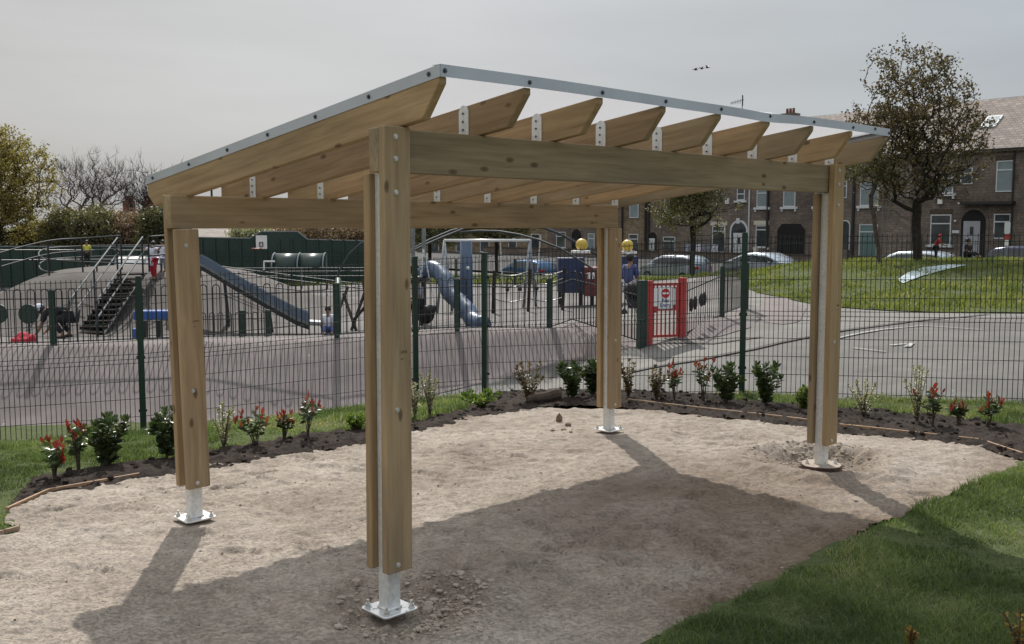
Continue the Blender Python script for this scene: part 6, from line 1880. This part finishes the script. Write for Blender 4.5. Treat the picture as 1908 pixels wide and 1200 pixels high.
def tree(name, label, cat, base, top, cc, cr_, ntips, seed, rbase, bark, leaf=None, n_per=12, spread=.12, size=.09, group=None, twigs=0, **kw):
    e = empty(name, tuple(base), 0, label, cat, group)
    b, tips, nodes, load = grow(base, top, cc, cr_, ntips, seed, rbase, **kw)
    bx = Vector(base)
    b.v = [tuple(Vector(p) - bx) for p in b.v]
    if twigs:
        rs = np.random.default_rng(seed + 5)
        for t in tips:
            c = np.array(cc) - [0, 0, cr_[2] * .8]
            dr = (t - c); dr /= np.linalg.norm(dr)
            for k in range(twigs):
                v = dr + rs.normal(0, .45, 3); v /= np.linalg.norm(v); L = rs.uniform(.25, .7) * twl(kw)
                p0 = Vector(t - np.array(base)); b.tube([p0, p0 + Vector(v * L * .5), p0 + Vector(v * L + np.array([0, 0, .06]))], [kw.get('rt', .006), kw.get('rt', .006) * .8, kw.get('rt', .006) * .5], 3, False)
    b.build('trunk', bark, e, True, fixn=False)
    if leaf:
        low = nodes[(load <= 2)]
        C = np.r_[tips, low[np.random.default_rng(seed).integers(0, len(low), len(tips) // 2)]]
        leaf_cloud('crown', C - np.array(base), n_per, spread, size, leaf, e, seed=seed, shape=.6)
    return e
def twl(kw): return 1.0
def V3(px, py, d): return np.array(at(px, py, d))
bs_ = np.array(G(1709, 500, 36.5, -.1)); 
tree('street_tree', 'large dark tree with reddish new leaves on the grass bank at the right', 'tree', bs_, V3(1708, 375, 36.5), V3(1704, 244, 36.5), (2.4, 2.3, 2.95), 1300, 3, .165, M['bark_dark'], M['lf_darkol'], 8, .09, .12, rt=.008, bottom=-.95, noise_a=.14)
bs_ = np.array(G(1641, 499, 35.5, -.1))
tree('small_tree', 'slender leaning young tree left of the large dark tree', 'tree', bs_, V3(1622, 365, 35.5), V3(1615, 322, 35.5), (.95, .9, .8), 130, 5, .075, M['bark'], M['lf_olive'], 10, .10, .10, rt=.007, bottom=-.5)
for px0, px1, y0, y1, lab in ((1641, 1646, 497, 350, 'thin pale stake leaning beside the slender young tree'), (1644, 1662, 470, 352, 'second thin stake slanting to the right of the young tree')):
    b = MB(); b.tube([A(px0, y0, 35.3), A((px0 + px1) / 2, (y0 + y1) / 2, 35.3), A(px1, y1, 35.3)], [.022, .018, .01], 5)
    tag(b.build('tree_stake', M['twig']), lab, 'stake')
bs_ = np.array(G(1291, 500, 50, -.1))
tree('spring_tree', 'round spring-green tree standing in front of the terraced houses', 'tree', bs_, V3(1291, 425, 50), V3(1286, 362, 50), (1.95, 1.9, 1.95), 520, 8, .14, M['bark_dark'], M['lf_bush'], 16, .12, .13, rt=.009, bottom=-.8)
bs_ = np.array(G(2, 540, 50, -.1))
tree('golden_tree', 'tall golden-green tree cut off by the left edge of the photo', 'tree', bs_, V3(0, 420, 50), V3(-4, 345, 50), (2.6, 2.4, 3.1), 1100, 9, .2, M['bark_dark'], M['lf_gold'], 14, .13, .13, rt=.012, noise_a=.14)
bs_ = np.array([*V3(152, 470, 80)[:2], -1.2])
tree('bare_tree', 'left of the two fan-shaped leafless trees behind the playground', 'tree', bs_, V3(149, 405, 80), V3(147, 350, 80), (2.35, 2.0, 2.45), 480, 12, .17, M['bark'], rt=.007, twigs=4, bottom=-.7, fan=True, group='bare trees behind the playground')
bs_ = np.array([*V3(208, 470, 80)[:2], -1.2])
tree('bare_tree', 'right of the two fan-shaped leafless trees behind the playground', 'tree', bs_, V3(209, 408, 80), V3(214, 354, 80), (2.05, 2.0, 2.3), 400, 14, .17, M['bark'], rt=.007, twigs=4, bottom=-.7, fan=True, group='bare trees behind the playground')
bs_ = np.array([*V3(285, 480, 58)[:2], -1.0])
tree('bare_tree', 'dark leafless tree showing at the low corner of the shelter roof', 'tree', bs_, V3(287, 420, 58), V3(285, 372, 58), (1.7, 1.4, 1.75), 260, 16, .10, M['bark_dark'], rt=.008, twigs=5, bottom=-.8, group='bare trees behind the playground')
def bush(label, px, py, d, rx, rz, leaf, seed, n=420, size=.13, ry=None, nm='bush', cat='bush', grp='bushes behind the playground'):
    c = V3(px, py, d); base = np.array([c[0], c[1], min(H1(c[0], c[1]), c[2] - rz * 1.02)])
    tree(nm, label, cat, base, np.array([c[0], c[1], c[2] - rz * .7]), c, (rx, ry or rx, rz), n, seed, .10, M['bark_dark'], leaf, 16, .14, size, group=grp, rt=.010, bottom=-.9, noise_a=.12, step=.5)
bush('leftmost pale olive bush below the bare trees', 120, 436, 52, 1.35, 1.25, M['lf_bush'], 21)
bush('pale olive bush in the middle of the row below the bare trees', 180, 430, 52.6, 1.5, 1.2, M['lf_bush'], 22)
bush('pale olive bush right of the middle one by the yellow-topped child', 240, 434, 53, 1.35, 1.15, M['lf_pink'], 23)
bush('darker bush behind the girl in the white tunic', 298, 432, 51.5, 1.1, 1.25, M['lf_olive'], 24)
bush('olive bush behind the leftmost hilltop rails', 70, 448, 54, 1.2, 1.05, M['lf_gold'], 25)
bush('dark low bush at the far left under the golden tree', 10, 462, 53.5, 1.9, .9, M['lf_olive'], 26)
bush('pale blossom-flecked bush above the basketball backboard', 468, 437, 56, 1.3, .55, M['lf_cream'], 27, 300)
bush('reddish brown bush above the raised part of the court wall', 585, 434, 56, 2.2, .75, M['lf_pink'], 28, 420)
bush('reddish brown bush at the right end of the court wall', 662, 436, 56.6, 1.6, .75, M['lf_pink'], 29, 300)
bush('dark olive tree crown behind the twin poles', 800, 412, 54, 2.2, 1.5, M['lf_olive'], 31, 520, nm='round_tree', cat='tree', grp='leafy trees behind the climbing dome')
bush('dark olive tree crown behind the middle of the swing bar', 925, 408, 55, 2.5, 1.5, M['lf_olive'], 32, 560, nm='round_tree', cat='tree', grp='leafy trees behind the climbing dome')

# ------------------------------------------------------------------ planting bed shrubs
def leaf_v(b, base, dirv, L, Wd, curl=.15, seed=0):
    dirv = dirv.normalized(); side = dirv.cross(Vector((random.uniform(-1, 1), random.uniform(-1, 1), random.uniform(.2, 1))))
    if side.length < 1e-3: side = dirv.orthogonal()
    side.normalize(); nrm = side.cross(dirv).normalized()
    p = [base, base + dirv * L * .35 + side * Wd * .5 + nrm * Wd * .12, base + dirv * L * .75 + side * Wd * .36 - nrm * L * curl * .2, base + dirv * L - nrm * L * curl,
         base + dirv * L * .75 - side * Wd * .36 - nrm * L * curl * .2, base + dirv * L * .35 - side * Wd * .5 + nrm * Wd * .12, base + dirv * L * .5 - nrm * Wd * .10]
    b.add(p, [(0, 1, 6), (1, 2, 6), (2, 3, 6), (3, 4, 6), (4, 5, 6), (5, 0, 6)])
def leaves_build(b, name, mt, parent, per=7):
    if not b.v: return
    V = np.array([tuple(v) for v in b.v]); F = np.array(b.f)
    rv = np.repeat(rng.uniform(0, 1, len(V) // per), per)
    arrmesh(name, V, F, mt, parent, False, {'rnd': rv})
def shrub(kind, px, pyb, pyt, wpx, label, group, extra=0):
    g = on(px, pyb, 30)
    g[2] = float(soil_z(np.array([g[0]]), np.array([g[1]]))[0]) if f_soil(np.array([g[0]]), np.array([g[1]]))[0] > 0 else g[2]
    sc = g[1] / FPX
    Hs = (pyb - pyt) * sc; Ws = wpx * sc * 1.15
    nm = {'photinia': 'red_tipped_shrub', 'laurel': 'laurel_shrub', 'cream': 'variegated_shrub', 'lime': 'low_green_shrub', 'bronze': 'bronze_shrub', 'yellow': 'yellow_shrub'}[kind]
    e = empty(nm, tuple(g), random.uniform(0, 6.28), label, 'shrub', group)
    st = MB(); lf = MB(); tips_ = []
    P = dict(photinia=(8, .068, .027, 12), laurel=(16, .075, .032, 24), cream=(11, .030, .016, 34), lime=(26, .048, .022, 16), bronze=(10, .044, .022, 24), yellow=(9, .026, .013, 12))[kind]
    ns, LL, LW, nl = P
    ns += extra
    for k in range(ns):
        a = random.uniform(0, 6.28); r = Ws * .5 * random.uniform(.25, 1) ** .7
        hh = Hs * random.uniform(.62, 1.0) if k else Hs
        if k == 0: r *= .15
        if kind == 'lime': hh = Hs * (1 - .45 * (r / (Ws * .5)) ** 2) * random.uniform(.8, 1)
        top = Vector((r * math.cos(a), r * math.sin(a), hh - LL * .5))
        mid = Vector((top.x * .35, top.y * .35, hh * .45))
        pts = [Vector((random.uniform(-.01, .01), random.uniform(-.01, .01), -.02)), mid, top]
        st.tube(pts, [.005, .0035, .002], 5, False)
        lo_t = .45 if kind == 'photinia' else (.12 if kind in ('laurel', 'lime') else .2)
        for q in range(nl):
            t = lo_t + (1 - lo_t) * (q + random.random()) / nl
            p = pts[0].lerp(mid, t * 2) if t < .5 else mid.lerp(top, (t - .5) * 2)
            th = q * 2.4 + random.random(); el = random.uniform(.1, .9) if kind != 'photinia' else random.uniform(-.1, .7)
            dr = Vector((math.cos(th), math.sin(th), el))
            s_ = random.uniform(.7, 1.15)
            if kind == 'photinia' and t > .9: continue
            leaf_v(lf, p, dr, LL * s_, LW * s_, random.uniform(0, .3))
        if kind == 'photinia':
            tip = MB(); tips_.append(tip)
            for q in range(random.choice((2, 3, 4, 5))):
                th = q * 2.4; dr = Vector((math.cos(th) * .5, math.sin(th) * .5, random.uniform(.7, 1.3)))
                leaf_v(tip, top - Vector((0, 0, .02 * (q % 3))), dr, LL * random.uniform(.5, 1.1), LW * .9, .05)
        elif kind in ('laurel', 'lime', 'cream', 'bronze'):
            for q in range(5):
                th = q * 2.4; leaf_v(lf, top, Vector((math.cos(th) * .5, math.sin(th) * .5, 1)), LL * .9, LW * .9, .05)
    st.build('stems', M['bark'], e, fixn=False)
    leaves_build(lf, 'foliage', {'photinia': M['lf_laurel'], 'laurel': M['lf_laurel'], 'cream': M['lf_cream'], 'lime': M['lf_lime'], 'bronze': M['lf_bronze'], 'yellow': M['lf_yellow']}[kind], e)
    for tp in tips_: leaves_build(tp, 'red_tip', M['lf_red'], e)
    return e
SH = [
 ('photinia', 101, 898, 812, 60, 'leftmost low red-tipped shrub in the left bed'), ('photinia', 147, 885, 786, 34, 'tall thin red-tipped shrub between the leftmost one and the first laurel'),
 ('laurel', 200, 872, 768, 74, 'glossy dark laurel in the left bed left of the leftmost fence post'), ('laurel', 312, 857, 764, 60, 'glossy dark laurel tucked against the left shelter post'),
 ('cream', 417, 838, 748, 52, 'cream-speckled shrub just right of the left shelter post'), ('photinia', 477, 838, 762, 62, 'bushy red-tipped shrub right of the cream-speckled one'),
 ('photinia', 530, 826, 770, 30, 'small sparse red-tipped shrub left of the brightest red one'), ('photinia', 574, 820, 742, 64, 'brightest red-tipped shrub in the middle of the left bed'),
 ('lime', 664, 806, 770, 40, 'low dark green shrub touching the left side of the nearest shelter post'), ('cream', 773, 782, 712, 26, 'thin cream-speckled shrub against the fence post right of the nearest shelter post'),
 ('cream', 801, 776, 688, 34, 'taller cream-speckled shrub to the right of the thin one'), ('lime', 897, 763, 724, 78, 'wide low yellow-green shrub at the foot of the corner fence post'),
 ('bronze', 985, 754, 682, 56, 'bronze-leaved shrub behind the short log'), ('laurel', 1067, 745, 676, 48, 'laurel standing alone just left of the far shelter post'),
 ('laurel', 1106, 742, 674, 30, 'narrow laurel half hidden by the far shelter post'), ('bronze', 1171, 748, 674, 36, 'thin bronze shrub just right of the far shelter post'),
 ('bronze', 1222, 751, 684, 34, 'second bronze shrub right of the far shelter post'), ('photinia', 1256, 752, 676, 46, 'red-tipped shrub between the bronze shrub and the tall red one'),
 ('photinia', 1310, 754, 668, 42, 'tall red-tipped shrub midway between the far post and the fence post'), ('laurel', 1354, 756, 682, 50, 'laurel directly left of the right-hand fence post'),
 ('laurel', 1427, 761, 680, 54, 'laurel directly right of the right-hand fence post'), ('lime', 1497, 766, 720, 24, 'small green shrub peeping out left of the right shelter post'),
 ('cream', 1609, 783, 712, 58, 'cream-speckled shrub just right of the right shelter post'), ('cream', 1708, 796, 688, 50, 'tall cream-speckled shrub mingling with red tips at the right'),
 ('photinia', 1738, 800, 722, 62, 'dense red-tipped shrub in the right bed'), ('photinia', 1786, 796, 752, 30, 'tiny red-tipped shrub between the dense one and the last one'), ('photinia', 1840, 802, 738, 60, 'last red-tipped shrub at the right end of the bed'),
 ('yellow', 1898, 1215, 1126, 62, 'golden-leaved shrub in the bottom right corner of the lawn'), ('yellow', 1699, 1207, 1160, 26, 'small golden sprig growing in the lawn near the bottom edge')]
for i, (k, px, pb, pt, wd, lab) in enumerate(SH):
    random.seed(100 + i)
    shrub(k, px, pb, pt, wd, lab, {'photinia': 'red-tipped shrubs in the bed', 'laurel': 'laurel shrubs in the bed', 'cream': 'variegated shrubs in the bed', 'lime': 'low green shrubs in the bed', 'bronze': 'bronze shrubs in the bed', 'yellow': 'golden shrubs in the lawn'}[k])
